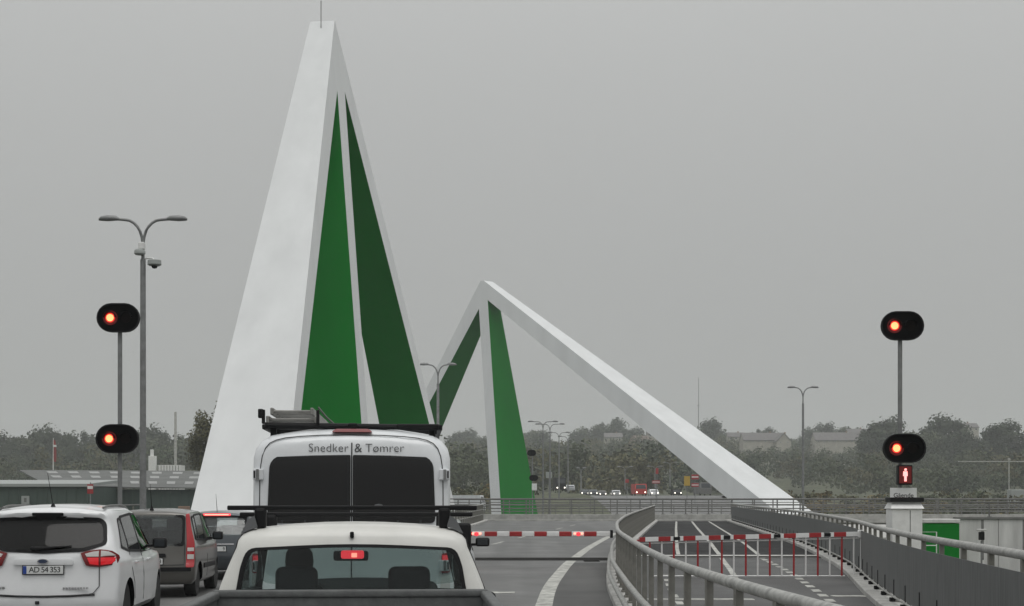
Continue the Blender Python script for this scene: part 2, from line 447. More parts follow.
struct('ground', mb, 'grass', smooth=60)
struct('water', MB().quad((-44, 103, -4), (900, 103, -4), (900, 187, -4), (-44, 187, -4)), 'water')

# decks and carriageways
rings = []
for d in DS:
    rings.append([(-24.8, d, zg(d) - 1.1), (-24.8, d, zg(d) - .02), (XP(d) + .35, d, zg(d) - .02), (XP(d) + .35, d, zg(d) - 1.1)])
struct('bridge_deck', MB().loft(rings), 'concrete')
road = struct('road', strip(XL, lambda d: XR(d) - .22, 0.0, cols=10), 'asphalt')
struct('cycle_path', strip(lambda d: XR(d) + .22, lambda d: XP(d) - .25, 0.0, [d for d in DS if d <= 43.6], cols=6), 'asphalt_path')
struct('cycle_path', strip(lambda d: XR(d) + .22, lambda d: XP(d) - .25, 0.002, [44.0] + [d for d in DS if d > 44] , cols=6), 'asphalt_deck')
struct('road_median', strip(lambda d: -14.5, lambda d: XL(d) - .25, 0.06, cols=3), 'asphalt_path')
struct('oncoming_road', strip(lambda d: -24.5, lambda d: -14.5, -.004, cols=5), 'asphalt_path')
kr = struct('kerb', curb(XR, .46, .11), 'concrete')
struct('kerb', curb(lambda d: XP(d) - .02, .56, .10), 'concrete')
struct('kerb', curb(lambda d: XL(d) - .12, .26, .10), 'concrete')

# painted lines and the steel joint across both lanes
def line(xc, wd, d0, d1, step=1.5, dz=.005):
    n = max(2, int((d1 - d0) / step)); ds = [d0 + (d1 - d0) * i / n for i in range(n + 1)]
    return strip(lambda d: xc(d) - wd / 2, lambda d: xc(d) + wd / 2, dz, ds, cols=1)
obj('edge_line', line(lambda d: XR(d) - 1.34 + .004 * max(0, d - 24), .27, -20, 40.7), 'paint_line', road)
obj('edge_line', line(lambda d: XR(d) - 1.34 + .004 * max(0, d - 24), .27, 42.9, 70), 'paint_line', road)
obj('stop_line', MB().box((-2.7, 27.0, zg(27) + .001), (.05, 27.42, zg(27) + .006)), 'paint_line', road)
obj('stop_line', MB().box((-8.0, 36.4, zg(36) + .001), (-4.6, 36.8, zg(36.4) + .008)), 'paint_line', road)
laneX = lambda d: XR(d) - 5.2 + .012 * max(0, d - 30)
k = 0
for d0 in (-6, 2, 10, 18, 26, 46, 54, 62, 70, 78, 86):
    obj('lane_dash', line(laneX, .12, d0, d0 + 3.2), 'paint_line', road)
obj('expansion_joint', strip(lambda d: XL(d) + .05, lambda d: XR(d) - .25, .006, [40.9, 42.7], cols=6), 'joint_steel', road)
# darker strip of asphalt beside the rail, near lane
obj('asphalt_strip', strip(lambda d: XR(d) - 1.2, lambda d: XR(d) - .24, .003, [d for d in DS if 3 < d < 41], cols=2), 'asphalt_dark', road)
path = bpy.data.objects['cycle_path']
obj('expansion_joint', strip(lambda d: XR(d) + .24, lambda d: XP(d) - .3, .012, [43.6, 44.5], cols=4), 'concrete', path)
obj('expansion_joint', strip(lambda d: XR(d) + .24, lambda d: XP(d) - .3, .014, [42.6, 43.3], cols=4), 'joint_steel', path)
fxp = lambda d: clampi(d, [(20, .80), (27, .77), (42, .67), (100, .70)])
cxp = lambda d: XR(d) * (1 - fxp(d)) + XP(d) * fxp(d)
d = 22.0
while d < 43:
    obj('lane_dash', line(cxp, .16, d, d + .7), 'paint_line', path); d += 1.35
obj('lane_line', line(cxp, .12, 44.8, 100, dz=.008), 'paint_line', path)
cxq = lambda d: XR(d) * .52 + XP(d) * .48
obj('lane_line', line(cxq, .13, 29.5, 42.4, dz=.007), 'paint_line', path)
obj('lane_line', line(cxq, .13, 44.8, 100, dz=.008), 'paint_line', path)
obj('lane_line', line(lambda d: XR(d) * .72 + XP(d) * .28, .12, 44.8, 100, dz=.008), 'paint_line', path)
obj('stop_line', MB().box((cxp(26.2) + .15, 26.0, zg(26) + .001), (XP(26.2) - .3, 26.35, zg(26.2) + .008)), 'paint_line', path)
obj('stop_line', MB().box((XR(25) + .4, 25.2, zg(25) + .001), (XR(25) * .5 + XP(25) * .5, 25.5, zg(25.4) + .008)), 'paint_line', path)
d = 19.0
while d < 33:
    obj('lane_dash', line(lambda d: XR(d) * .80 + XP(d) * .20, .12, d, d + .8), 'paint_line', path); d += 1.7
for xx, d0 in ((2.15, 40.5), (2.62, 41.3), (1.1, 22.0)):
    obj('drain_cover', MB().rbox((xx, d0, zg(d0) + .004), (.42, .55, .012), .004, 1), 'joint_steel', road)
# end beam of the near span
eb = MB()
rg = [[(-24.6, ENDD + .05 + o, zg(ENDD) - 1.0), (XP(ENDD) + .3, ENDD + .05 + o, zg(ENDD) - 1.0), (XP(ENDD) + .3, ENDD + .05 + o, zg(ENDD) + .10), (-24.6, ENDD + .05 + o, zg(ENDD) + .10)] for o in (0, 1.1)]
struct('deck_end_beam', eb.loft(rg), 'concrete')

# ------------------------------------------------------------------ railings
def railing(name, label, cat, pts, zf, rails, spacing, pw, pd, ph, pm, tm, group=None, bracket=False):
    """pts: dense list of (x,y); rails: (part name, height, sideways offset, radius)"""
    t = thing(name, label, cat, (pts[0][0], pts[0][1], zf(pts[0][1])), 0, group)
    ox, oy, oz = t.location
    for nm, h, off, r in rails:
        line_ = []
        for i, (x, y) in enumerate(pts):
            a = Vector(pts[max(0, i - 1)]); b = Vector(pts[min(len(pts) - 1, i + 1)]); dd = (b - a).normalized()
            line_.append((x + dd.y * off - ox, y - dd.x * off - oy, zf(y) + h - oz))
        obj(nm, MB().tube(line_, r, 10), tm, t, smooth=50)
    acc = 0; nextp = spacing * .5; proto = None; pos = []
    for (x0, y0), (x1, y1) in zip(pts, pts[1:]):
        L_ = math.hypot(x1 - x0, y1 - y0)
        while acc + L_ >= nextp:
            q = (nextp - acc) / L_; pos.append((x0 + (x1 - x0) * q, y0 + (y1 - y0) * q, math.atan2(y1 - y0, x1 - x0))); nextp += spacing
        acc += L_
    mbp = MB().box((-pw / 2, -pd / 2, 0), (pw / 2, pd / 2, ph))
    mbp.box((-pw * 1.6, -pd * .75, 0), (pw * 1.6, pd * .75, .025))
    proto = obj('post', mbp, pm, t)
    for i, (x, y, a) in enumerate(pos):
        if i == 0: proto.location = (x - ox, y - oy, zf(y) - oz); proto.rotation_euler = (0, 0, a)
        else: linked(proto, 'post', t, (x - ox, y - oy, zf(y) - oz), (0, 0, a))
    return t, pos

dd_ = [-6 + .9 * i for i in range(121)]
dd_ = [d for d in dd_ if d < ENDD - .3]
railing('bridge_railing', 'pale tube handrail on flat posts curving between the car lanes and the cycle path', 'railing',
        [(XR(d), d) for d in dd_], lambda d: zg(d) + .11,
        [('handrail', .96, 0, .043), ('guard_rail', .40, -.12, .042), ('guard_rail', .15, -.18, .04)], 1.35, .11, .055, .935, 'rail_post', 'rail_tube')
rp, pos = railing('bridge_railing', 'dark panelled railing with tube handrail along the right side of the cycle path', 'railing',
        [(XP(d), d) for d in dd_], lambda d: zg(d) + .10,
        [('handrail', 1.075, 0, .046), ('guard_rail', .10, -.10, .016)], 1.6, .09, .055, 1.045, 'rail_post', 'rail_tube')
ox, oy, oz = rp.location
# solid sheet bays and the little base brackets of the right railing
mbk = MB().box((-.08, -.10, 0), (.08, -.06, .03)); mbk.box((-.008, -.065, .0), (.008, -.050, .34)); mbk.box((-.08, -.12, 0), (-.05, -.02, .06)); mbk.box((.05, -.12, 0), (.08, -.02, .06))
bk = None
for i in range(len(pos) - 1):
    (x0, y0, a0), (x1, y1, a1) = pos[i], pos[i + 1]
    mbq = MB(); N = Vector((y1 - y0, x0 - x1)).normalized() * .035
    e0 = Vector((x0, y0)) + (Vector((x1, y1)) - Vector((x0, y0))) * .001; e1 = Vector((x0, y0)) + (Vector((x1, y1)) - Vector((x0, y0))) * .999
    za, zb_ = zg(y0) + .10 - oz, zg(y1) + .10 - oz
    b8 = [(e0.x - ox, e0.y - oy), (e1.x - ox, e1.y - oy)]
    for s in (1, 1.5):
        mbq.v += [(b8[0][0] - N.x * s, b8[0][1] - N.y * s, za + .10), (b8[1][0] - N.x * s, b8[1][1] - N.y * s, zb_ + .10), (b8[1][0] - N.x * s, b8[1][1] - N.y * s, zb_ + .92), (b8[0][0] - N.x * s, b8[0][1] - N.y * s, za + .92)]
    mbq.f += [(0, 1, 2, 3), (7, 6, 5, 4), (0, 4, 5, 1), (1, 5, 6, 2), (2, 6, 7, 3), (3, 7, 4, 0)]
    obj('panel', mbq, 'panel_grey', rp)
    lx, ly = x0 - ox, y0 - oy
    if bk is None: bk = obj('base_bracket', mbk, 'black_plastic', rp, loc=(lx, ly, za), rot=(0, 0, a0 + pi))
    else: linked(bk, 'base_bracket', rp, (lx, ly, za), (0, 0, a0 + pi))
dl = [46 + .9 * i for i in range(62)]
railing('bridge_railing', 'low dull railing along the left edge of the car lanes beyond the barrier', 'railing',
        [(XL(d) - .3, d) for d in dl], lambda d: zg(d) + .08,
        [('handrail', 1.05, 0, .05), ('guard_rail', .72, 0, .03), ('guard_rail', .40, 0, .03)], 1.5, .05, .10, 1.03, 'rail_post', 'rail_tube')
railing('bridge_railing', 'grey railing on the far left edge beside the oncoming lanes', 'railing',
        [(-24.5, 24 + i) for i in range(77)], lambda d: zg(d) + .02,
        [('handrail', 1.1, 0, .05), ('guard_rail', .75, 0, .03), ('guard_rail', .4, 0, .03)], 2.0, .06, .10, 1.08, 'rail_post', 'galv_dark')

# far span, swung across: slab with two railings
FZ = 0.92
rgs = [[(-9, 105.5 + o, FZ - 1.4), (60, 103.5 + o, FZ - 1.4), (60, 103.5 + o, FZ), (-9, 105.5 + o, FZ)] for o in (0, 15)]
struct('bridge_deck', MB().loft(rgs), 'concrete')
struct('kerb', MB().loft([[(-9, 105.3 + o, FZ - .5), (60, 103.3 + o, FZ - .5), (60, 103.3 + o, FZ + .08), (-9, 105.3 + o, FZ + .08)] for o in (0, .7)]), 'concrete')
railing('bridge_railing', 'long grey railing across the view on the near side of the swung span', 'railing',
        [(-7.8 + 1.1 * i, 105.9 - .032 * i) for i in range(44)], lambda d: FZ + .08,
        [('handrail', 1.08, 0, .045), ('guard_rail', .84, 0, .03), ('guard_rail', .64, 0, .03), ('guard_rail', .42, 0, .03), ('guard_rail', .2, 0, .03)], 1.6, .08, .10, 1.06, 'galv_dark', 'galv_dark')
railing('bridge_railing', 'second long grey railing on the far side of the swung span', 'railing',
        [(-9 + 1.1 * i, 119.2 - .032 * i) for i in range(48)], lambda d: FZ + .08,
        [('handrail', 1.08, 0, .045), ('guard_rail', .70, 0, .03), ('guard_rail', .36, 0, .03)], 1.6, .08, .10, 1.06, 'galv_dark', 'galv_dark')
railing('bridge_railing', 'quay railing on the far bank below the wood', 'railing',
        [(-20 + 3 * i, 190) for i in range(55)], lambda d: terrain(10, 190) + .3,
        [('handrail', 1.5, 0, .06), ('guard_rail', .9, 0, .05), ('guard_rail', .4, 0, .05)], 3.0, .1, .12, 1.5, 'galv_dark', 'galv_dark')

# ------------------------------------------------------------------ the two pylons: folded white frames with green linings
def pylon(label, xa, da, b, E, tf, tb, flip, zbase):
    ZT = 30.0
    ud = Vector((cos(b), sin(b))); n = Vector((ud.y, -ud.x)) * (-1 if flip else 1)
    root = thing('bridge_pylon', label, 'pylon', (xa, da, zbase), 0, 'pylons of the swing bridge')
    HB = ZT - zbase
    def P(u, h, s):       # s = +1 visible side, -1 back
        t = (tf[0] + tf[1] * h) if s > 0 else -(tb[0] + tb[1] * h)
        q = ud * u + n * t
        return (q.x, q.y, HB - h)
    U = lambda e, h: (E[e][0] + E[e][1] * h) if h >= 0 else (uc + (.06 if e == 5 else -.06))
    cross = lambda e, f: (E[f][0] - E[e][0]) / (E[e][1] - E[f][1])
    hc = cross(0, 5); uc = E[0][0] + E[0][1] * hc
    h0 = -.32 if hc > 0 else 0.0
    hq = cross(1, 2); hs_ = cross(3, 4)
    mbw = MB()
    for s in (1, -1):
        def fc(pts):
            k = len(mbw.v); mbw.v += [P(u, h, s) for u, h in pts]; mbw.f.append(tuple(range(k, k + len(pts))))
        uq = U(1, hq); us = U(3, hs_)
        hm = max(hq, hs_)
        fc([(U(0, h0), h0), (U(0, HB), HB), (U(1, HB), HB), (uq, hq)])                       # far leg
        fc([(U(0, h0), h0), (uq, hq), (us, hs_), (U(5, h0) + 1e-3, h0)])                      # head
        fc([(uq, hq), (U(2, HB), HB), (U(3, HB), HB), (us, hs_)])                             # middle leg
        fc([(U(5, h0) + 1e-3, h0), (us, hs_), (U(4, HB), HB), (U(5, HB), HB)])                # raking strut
    def band(m_, e, ha, hb):
        pts = [(U(e, ha), ha), (U(e, hb), hb)]
        k = len(m_.v); m_.v += [P(*pts[0], 1), P(*pts[1], 1), P(*pts[1], -1), P(*pts[0], -1)]; m_.f.append((k, k + 1, k + 2, k + 3))
    band(mbw, 0, h0, HB); band(mbw, 5, h0, HB)
    k = len(mbw.v); mbw.v += [P(U(0, h0), h0, 1), P(U(5, h0) + 1e-3, h0, 1), P(U(5, h0) + 1e-3, h0, -1), P(U(0, h0), h0, -1)]; mbw.f.append((k, k + 1, k + 2, k + 3))
    me = mbw.mesh('frame', False)
    bm = bmesh.new(); bm.from_mesh(me); bmesh.ops.remove_doubles(bm, verts=list(bm.verts), dist=1e-4); bmesh.ops.recalc_face_normals(bm, faces=list(bm.faces)); bm.to_mesh(me); bm.free()
    obj('frame', me, 'pylon_white', root)
    for nm, e, ha in (('leg_lining', 1, hq), ('leg_lining', 2, hq), ('leg_lining', 3, hs_), ('strut_lining', 4, hs_)):
        m_ = MB(); band(m_, e, ha, HB); obj(nm, m_, 'pylon_green', root, fix=False)
    return root, P
p1, P1 = pylon('tall near pylon, broad white face to the left, green linings, behind the van', -11.263, 88.465, -1.688,
      [(-0.194, -1.065), (2.198, -1.063), (-1.869, .076), (.271, .060), (-2.538, .750), (-.629, .725)], (.749, .087), (.749, .012), True, 0.0)
p2, P2 = pylon('far pylon with long white strut sloping down to the right', -3.2, 190.2, -0.823,
      [(-.384, -.719), (2.344, -.757), (-.947, .179), (.780, .182), (-2.856, 1.596), (.287, 1.634)], (.759, .080), (.760, .078), False, 0.0)
obj('aerial', MB().tube([(0, 0, 29.8), (0, 0, 31.4)], .025, 6), 'galv_dark', p1)
# plinths below the feet
mbp = MB().box((-16.0, 64, -.8), (-9.2, 78, .62)); tag(obj('pylon_plinth', mbp, 'concrete'), 'low concrete plinth under the near pylon, behind the queue', 'plinth')

# ------------------------------------------------------------------ level-crossing style barriers
def stripes(root, x0, x1, z, depth, period, reds, hgt=.11, rot=None):
    pass
bt = thing('road_barrier', 'lowered red and white striped barrier arm across the car lanes', 'barrier', (2.5, 38.0, zg(38)))
zb = .80
arm_l = 11.9
post = MB().rbox((-arm_l - .2, 0, .55), (.45, .5, 1.1), .04); obj('post', post, 'galv', bt)
n = int(arm_l / .315); x = 0.0
obj('end_bracket', MB().rbox((.02, 0, zb), (.07, .16, .2), .015), 'black_plastic', bt)
for i in range(n):
    nm, m_ = (('red_stripe', 'red_paint') if i % 2 else ('white_stripe', 'white_paint'))
    if i == 0: seg = (0.0, .36)
    else: seg = (.36 + (i - 1) * .315, .36 + i * .315)
    obj(nm, MB().rbox((-(seg[0] + seg[1]) / 2, 0, zb), (seg[1] - seg[0] - .001, .09, .12), .012, 1), m_, bt)
for lx in (-.82, -3.4, -6.0, -8.6):
    lo = obj('warning_lamp', MB().lathe([(0.001, -.02), (.05, -.02), (.055, 0), (.05, .02), (.001, .03)], Matrix.Translation((lx, -.06, zb)) @ Matrix.Rotation(pi / 2, 4, 'X'), 16), 'brake_lit', bt, smooth=40)
    for q in (-.09, .09):
        obj('lamp_cell', MB().lathe([(0.001, 0), (.028, 0), (.03, .012), (.001, .016)], Matrix.Translation((lx + q, -.05, zb + .01)) @ Matrix.Rotation(pi / 2, 4, 'X'), 12), 'brake_core', lo)

bx0, bx1, bd = 2.72, 7.40, 32.0
b2 = thing('path_barrier', 'red and white barrier with hanging bars across the cycle path', 'barrier', (bx0, bd, zg(bd)))
Lb = bx1 - bx0
z0, z1 = .83, .95                                   # the arm rises a little to its hinge on the right
def az(x): return z0 + (z1 - z0) * x / Lb
pat = []; x = 0; seq = [('red', .14), ('white', .26), ('red', .27), ('white', .07), ('black', .13), ('white', .07)]
x = 0.0; i = 0
first = [('red', .12), ('white', .28)]
cyc = [('red', .26), ('white', .06), ('black', .14), ('white', .07), ('red', .26), ('white', .28)]
lst = first + cyc * 8
for nm, L_ in lst:
    if x >= Lb: break
    e = min(x + L_, Lb)
    m_ = {'red': 'red_paint', 'white': 'white_paint', 'black': 'black_plastic'}[nm]
    s = MB(); hh, dp = (.047, .042) if nm != 'black' else (.035, .052)
    s.v = [(x, -dp, az(x) - hh), (e, -dp, az(e) - hh), (e, dp, az(e) - hh), (x, dp, az(x) - hh), (x, -dp, az(x) + hh), (e, -dp, az(e) + hh), (e, dp, az(e) + hh), (x, dp, az(x) + hh)]
    s.f = [(0, 3, 2, 1), (4, 5, 6, 7), (0, 1, 5, 4), (1, 2, 6, 5), (2, 3, 7, 6), (3, 0, 4, 7)]
    obj(nm + '_stripe' if nm != 'black' else 'reflector', s, m_, b2); x = e
nb = 0; x = .22
while x < Lb - .05:
    obj('hanging_bar', MB().tube([(x, 0, .06), (x, 0, az(x) - .055)], .018 if nb % 2 else .021, 8), 'white_paint' if nb % 2 else 'red_paint', b2); x += .256; nb += 1
obj('bottom_rail', MB().tube([(.22, 0, .05), (Lb - .3, 0, .05)], .016, 8), 'white_paint', b2)
obj('top_rail', MB().tube([(.02, 0, az(0) - .085), (Lb, 0, az(Lb) - .085)], .014, 8), 'white_paint', b2)
obj('tip_hook', MB().tube([(.03, 0, az(0)), (-.05, 0, az(0) - .03), (-.07, 0, az(0) - .14)], .02, 8), 'red_paint', b2)
obj('hinge_post', MB().tube([(Lb + .06, .02, -.02), (Lb + .06, .02, az(Lb) + .06)], .026, 10), 'white_paint', b2)
obj('hinge_cap', MB().rbox((Lb + .03, -.01, az(Lb)), (.1, .13, .17), .02), 'white_paint', b2)

# ------------------------------------------------------------------ red stop signals
def stadium(cx, cz, wd, ht, n=10):
    r = ht / 2; a = wd / 2 - r; o = []
    for i in range(n + 1):
        t = -pi / 2 + pi * i / n; o.append((cx + a + r * cos(t), cz + r * sin(t)))
    for i in range(n + 1):
        t = pi / 2 + pi * i / n; o.append((cx - a + r * cos(t), cz + r * sin(t)))
    return o
def disc(cx, cz, y, r, th=.01, seg=20):
    return MB().lathe([(.001, 0), (r, 0), (r, th), (.001, th)], Matrix.Translation((cx, y, cz)) @ Matrix.Rotation(pi / 2, 4, 'X'), seg)
def signal_head(root, cx, cz, lit=True, sc=1.0, back=False):
    W_, H_ = 1.02 * sc, .69 * sc
    fr = obj('signal_board', MB().prism(stadium(cx, cz, W_, H_), lambda a, b: (a, -.14, b), lambda a, b: (a, -.06, b)), 'black_matt', root, smooth=35)
    k = len(stadium(0, 0, 1, .5))
    rim = ring_patch(stadium(cx, cz, W_ + .005, H_ + .005), stadium(cx, cz, W_ - .05, H_ - .05), lambda a, b, o: (a, -.145 - o, b), .03)
    obj('rim', rim, 'black_plastic', fr, smooth=35)
    obj('housing', MB().rbox((cx, -.02, cz), (.6, .16, .3), .05), 'black_plastic', fr)
    for sgn in (-1, 1):
        on = lit and sgn < 0
        x = cx + sgn * .19 * sc
        lens = obj('red_lamp' if on else 'dark_lamp', disc(x, cz, -.142, .118 * sc, .012), 'lamp_rim' if on else 'lamp_off', fr)
        if on:
            obj('halo_ring', ring_patch(stadium(x, cz, .35 * sc, .345 * sc), stadium(x, cz, .24 * sc, .235 * sc), lambda a, b, o: (a, -.1405 - o, b), .006), 'lamp_halo', fr)  # glow round the lit lens, drawn on the board as a faintly emissive ring
            obj('glowing_core', disc(x, cz, -.155, .088 * sc, .008), 'lamp_core', fr)
        # half-round visor over each lamp
        arc = [(.14 * sc * cos(t), .14 * sc * sin(t)) for t in [pi * i / 14 for i in range(15)]]
        v = MB()
        for a, b in arc: v.v += [(x + a, -.14, cz + b), (x + a, -.30, cz + b), (x + a * 1.06, -.30, cz + b * 1.06), (x + a * 1.06, -.14, cz + b * 1.06)]
        for i in range(14):
            o = i * 4
            for j in range(4): v.f.append((o + j, o + (j + 1) % 4, o + 4 + (j + 1) % 4, o + 4 + j))
        v.f += [(0, 1, 2, 3), (59, 58, 57, 56)]
        obj('visor', v, 'black_matt', fr, smooth=40)
D = 36.0
def signal(label, xpx, hpx, zpx, group='red stop signals'):
    g0 = zg(D)
    t = thing('stop_signal', label, 'signal', ((xpx - CXP) / FPX * D, D, g0), 0, group)
    zt = CAMH + (HYP - hpx[0]) / FPX * D - g0
    obj('pole', MB().tube([(0, 0, -.2), (0, 0, zt)], .055, 12), 'galv', t, smooth=40)
    obj('base_plate', MB().rbox((0, 0, .02), (.3, .3, .04), .01), 'galv', t)
    for hx, hy in zip(zpx, hpx):
        signal_head(t, (hx - xpx) / FPX * D, CAMH + (HYP - hy) / FPX * D - g0)
    return t
signal('pair of oval red stop lights on a pole to the left of the tall pylon', 120, (318.5, 439), (119.7, 118.7))
sr = signal('pair of oval red stop lights above a small red walking-man light on the right', 900, (326.5, 448.5), (901, 903))
g0 = zg(D)
Z = lambda py, d=D: CAMH + (HYP - py) / FPX * d - g0
ph = obj('pedestrian_light', MB().rbox((.09, -.06, Z(475)), (.36, .18, .48), .03), 'black_plastic', sr)
obj('lamp_face', MB().rbox((.09, -.155, Z(475)), (.29, .01, .40), .004, 1), 'lamp_halo', ph)
man = MB().lathe([(.001, 0), (.032, 0), (.032, .006), (.001, .006)], Matrix.Translation((.09, -.165, Z(475) + .125)) @ Matrix.Rotation(pi / 2, 4, 'X'), 14)
man.prism([(.035, .085), (.135, .085), (.142, -.03), (.122, -.03), (.118, .04), (.116, -.155), (.09, -.155), (.088, -.05), (.084, -.155), (.06, -.155), (.058, .04), (.05, -.03), (.03, -.03)],
          lambda a, b: (a, -.162, Z(475) + b), lambda a, b: (a, -.170, Z(475) + b))
obj('red_man', man, 'ped_red', ph)
sg = obj('sign_plate', MB().rbox((.06, -.08, Z(495)), (.64, .02, .34), .006, 1), 'plate_white', sr)
o = obj('lettering', text_mesh('Gående', .155, .002), 'ink', sg, loc=(.06, -.094, Z(495.5)), rot=(pi / 2, 0, 0))
# control cabinet below the right signal
cb = thing('control_cabinet', 'white control cabinet with sloped lid below the right stop signal', 'cabinet', ((904 - CXP) / FPX * 35.55, 35.55, zg(36)))
obj('body', MB().rbox((0, 0, .68), (.72, .6, 1.55), .03), 'white_paint', cb)
obj('lid', MB().loft([[(-.39, -.34, 1.46), (.39, -.34, 1.46), (.39, .34, 1.46), (-.39, .34, 1.46)], [(-.34, -.2, 1.60), (.34, -.2, 1.60), (.34, .2, 1.60), (-.34, .2, 1.60)]]), 'white_paint', cb)
obj('cap', MB().rbox((0, -.05, 1.67), (.80, .5, .11), .02), 'black_plastic', cb)
obj('door_gap', MB().box((.06, -.303, .1), (.075, -.298, 1.42)), 'ink', cb)

# ------------------------------------------------------------------ street lamps
def lamp_parts(t, h=12.0, span=3.2, thick=1.0):
    s2 = span / 2
    obj('pole', MB().tube([(0, 0, -.3), (0, 0, h - 1.6), (0, 0, h - 1.55), (0, 0, h - 1.0)], [.125 * thick, .10 * thick, .065 * thick, .055 * thick], 12), 'galv', t, smooth=30)
    for s in (-1, 1):
        pts = [(0, 0, h - 1.05)] + [(s * (.02 + .62 * (1 - cos(a))), 0, h - 1.0 + .85 * sin(a)) for a in [pi / 2 * i / 6 for i in range(1, 7)]] + [(s * (s2 - .55), 0, h - .12)]
        arm = obj('arm', MB().tube(pts, .052 * thick, 8), 'galv', t, smooth=50)
        hd = MB(); rings = []
        for q, (wd, up, dn) in zip((-.12, 0, .3, .52, .62), ((.05, .04, -.04), (.13, .12, -.06), (.17, .14, -.08), (.15, .10, -.07), (.04, .02, -.06))):
            x = s * (s2 - .6 + q)
            rings.append([(x, wd * cos(a) * 1.0, h - .12 + (up if sin(a) > 0 else -dn) * sin(a)) for a in [2 * pi * i / 12 for i in range(12)]])
        obj('lamp_head', hd.loft(rings), 'galv', arm, smooth=50)
def lamp(label, xp, yp, h=12.0, span=3.2, ground=None, d=None, rz=0.0, thick=1.0):
    g_ = .5
    if d is None:
        d = FPX * (g_ + h - .05 - CAMH) / (HYP - yp)
    X = (xp - CXP) / FPX * d
    top = CAMH + (HYP - yp) / FPX * d
    gz = ground if ground is not None else zg(min(d, 100))
    t = thing('street_lamp', label, 'street lamp', (X, d, gz), rz, 'double-armed street lamps')
    lamp_parts(t, top - gz + .05, span, thick)
    return t
l1 = lamp('tall double-armed street lamp with two cameras, beside the left stop signal', 143, 217, h=11.6, span=3.15)
hl = CAMH + (HYP - 252) / FPX * l1.location.y - l1.location.z
cm = thing('camera_unit', 'white drum camera clamped round the left street lamp', 'camera', tuple(l1.location + Vector((-.09, -.1, hl - .02))))
obj('casing', MB().lathe([(.001, .10), (.16, .09), (.20, .04), (.20, -.06), (.16, -.10), (.001, -.10)], Matrix(), 18), 'trim_pale', cm, smooth=40)
obj('collar', MB().rbox((.07, 0, .22), (.22, .22, .26), .03), 'white_paint', cm)
cm = thing('camera_unit', 'white dome camera on a short arm beside the left street lamp', 'camera', tuple(l1.location + Vector((.44, -.1, hl - .42))))
obj('casing', MB().lathe([(.001, .10), (.24, .10), (.25, -.05), (.2, -.09), (.001, -.09)], Matrix(), 18), 'trim_pale', cm, smooth=40)
obj('dome', MB().lathe([(.11, -.08), (.11, -.12), (.08, -.18), (.001, -.2)], Matrix(), 14), 'black_plastic', cm, smooth=60)
obj('bracket', MB().tube([(-.4, .1, .18), (-.1, .05, .2), (0, 0, .1)], .03, 8), 'white_paint', cm)
lamp('double-armed street lamp rising between the two pylons', 438, 363.5, span=2.8)
lamp('double-armed street lamp right of the green leg, first of the row with a white sensor', 543, 421, span=3.9, ground=.5, d=195)
lamp('double-armed street lamp right of the green leg, second of the row', 550, 423.5, span=4, ground=.5, d=205)
lamp('double-armed street lamp right of the green leg, third of the row', 559, 432, span=3.4, ground=3.0, d=232)
lamp('faint double-armed street lamp, last of the row right of the green leg', 568, 436, span=3.4, ground=4.0, d=252)
lamp('double-armed street lamp standing alone in front of the right-hand trees', 803, 386.5, span=2.8)
lamp('distant double-armed street lamp above the queue of headlights', 625, 466.5, span=3.2, ground=5.0, d=300)
lamp('distant double-armed street lamp left of the long white strut', 655, 466, span=3.2, ground=5.4, d=310)
lamp('highest of the distant street lamps beside the white strut', 670, 462, span=3.2, ground=6.0, d=330)
lamp('short distant mast with twin heads left of the headlights', 581, 467.5, span=1.8, ground=4.5, d=270, thick=1.2)

# ------------------------------------------------------------------ cars
def wheel(root, x, y, r, wd, rim='alloy', side=1):
    M = Matrix.Translation((x, y, r)) @ Matrix.Rotation(pi / 2 * side, 4, 'Y')
    tw = obj('wheel', MB().lathe([(r * .62, -wd / 2), (r * .93, -wd / 2), (r, -wd / 2 + .03), (r, wd / 2 - .03), (r * .93, wd / 2), (r * .62, wd / 2)], M, 28), 'rubber', root, smooth=40)
    obj('rim', MB().lathe([(.001, wd / 2 - .06), (.05, wd / 2 - .03), (.06, wd / 2 - .05), (r * .5, wd / 2 - .06), (r * .56, wd / 2 - .012), (r * .63, wd / 2 - .006), (r * .63, -wd / 2 + .02), (.001, -wd / 2 + .02)], M, 28), rim, tw, smooth=40)
    sp = MB()
    for i in range(5):
        a = 2 * pi * i / 5
        q = [M @ Vector((cos(a + o) * rr, sin(a + o) * rr, zz)) for rr, o, zz in ((.04, -.5, wd / 2 - .03), (.04, .5, wd / 2 - .03), (r * .58, .14, wd / 2 - .01), (r * .58, -.14, wd / 2 - .01))]
        p_ = [M @ Vector((cos(a + o) * rr, sin(a + o) * rr, zz)) for rr, o, zz in ((.04, -.5, wd / 2 - .07), (.04, .5, wd / 2 - .07), (r * .58, .14, wd / 2 - .05), (r * .58, -.14, wd / 2 - .05))]
        sp.loft([q, p_])
    obj('spokes', sp, rim, tw)

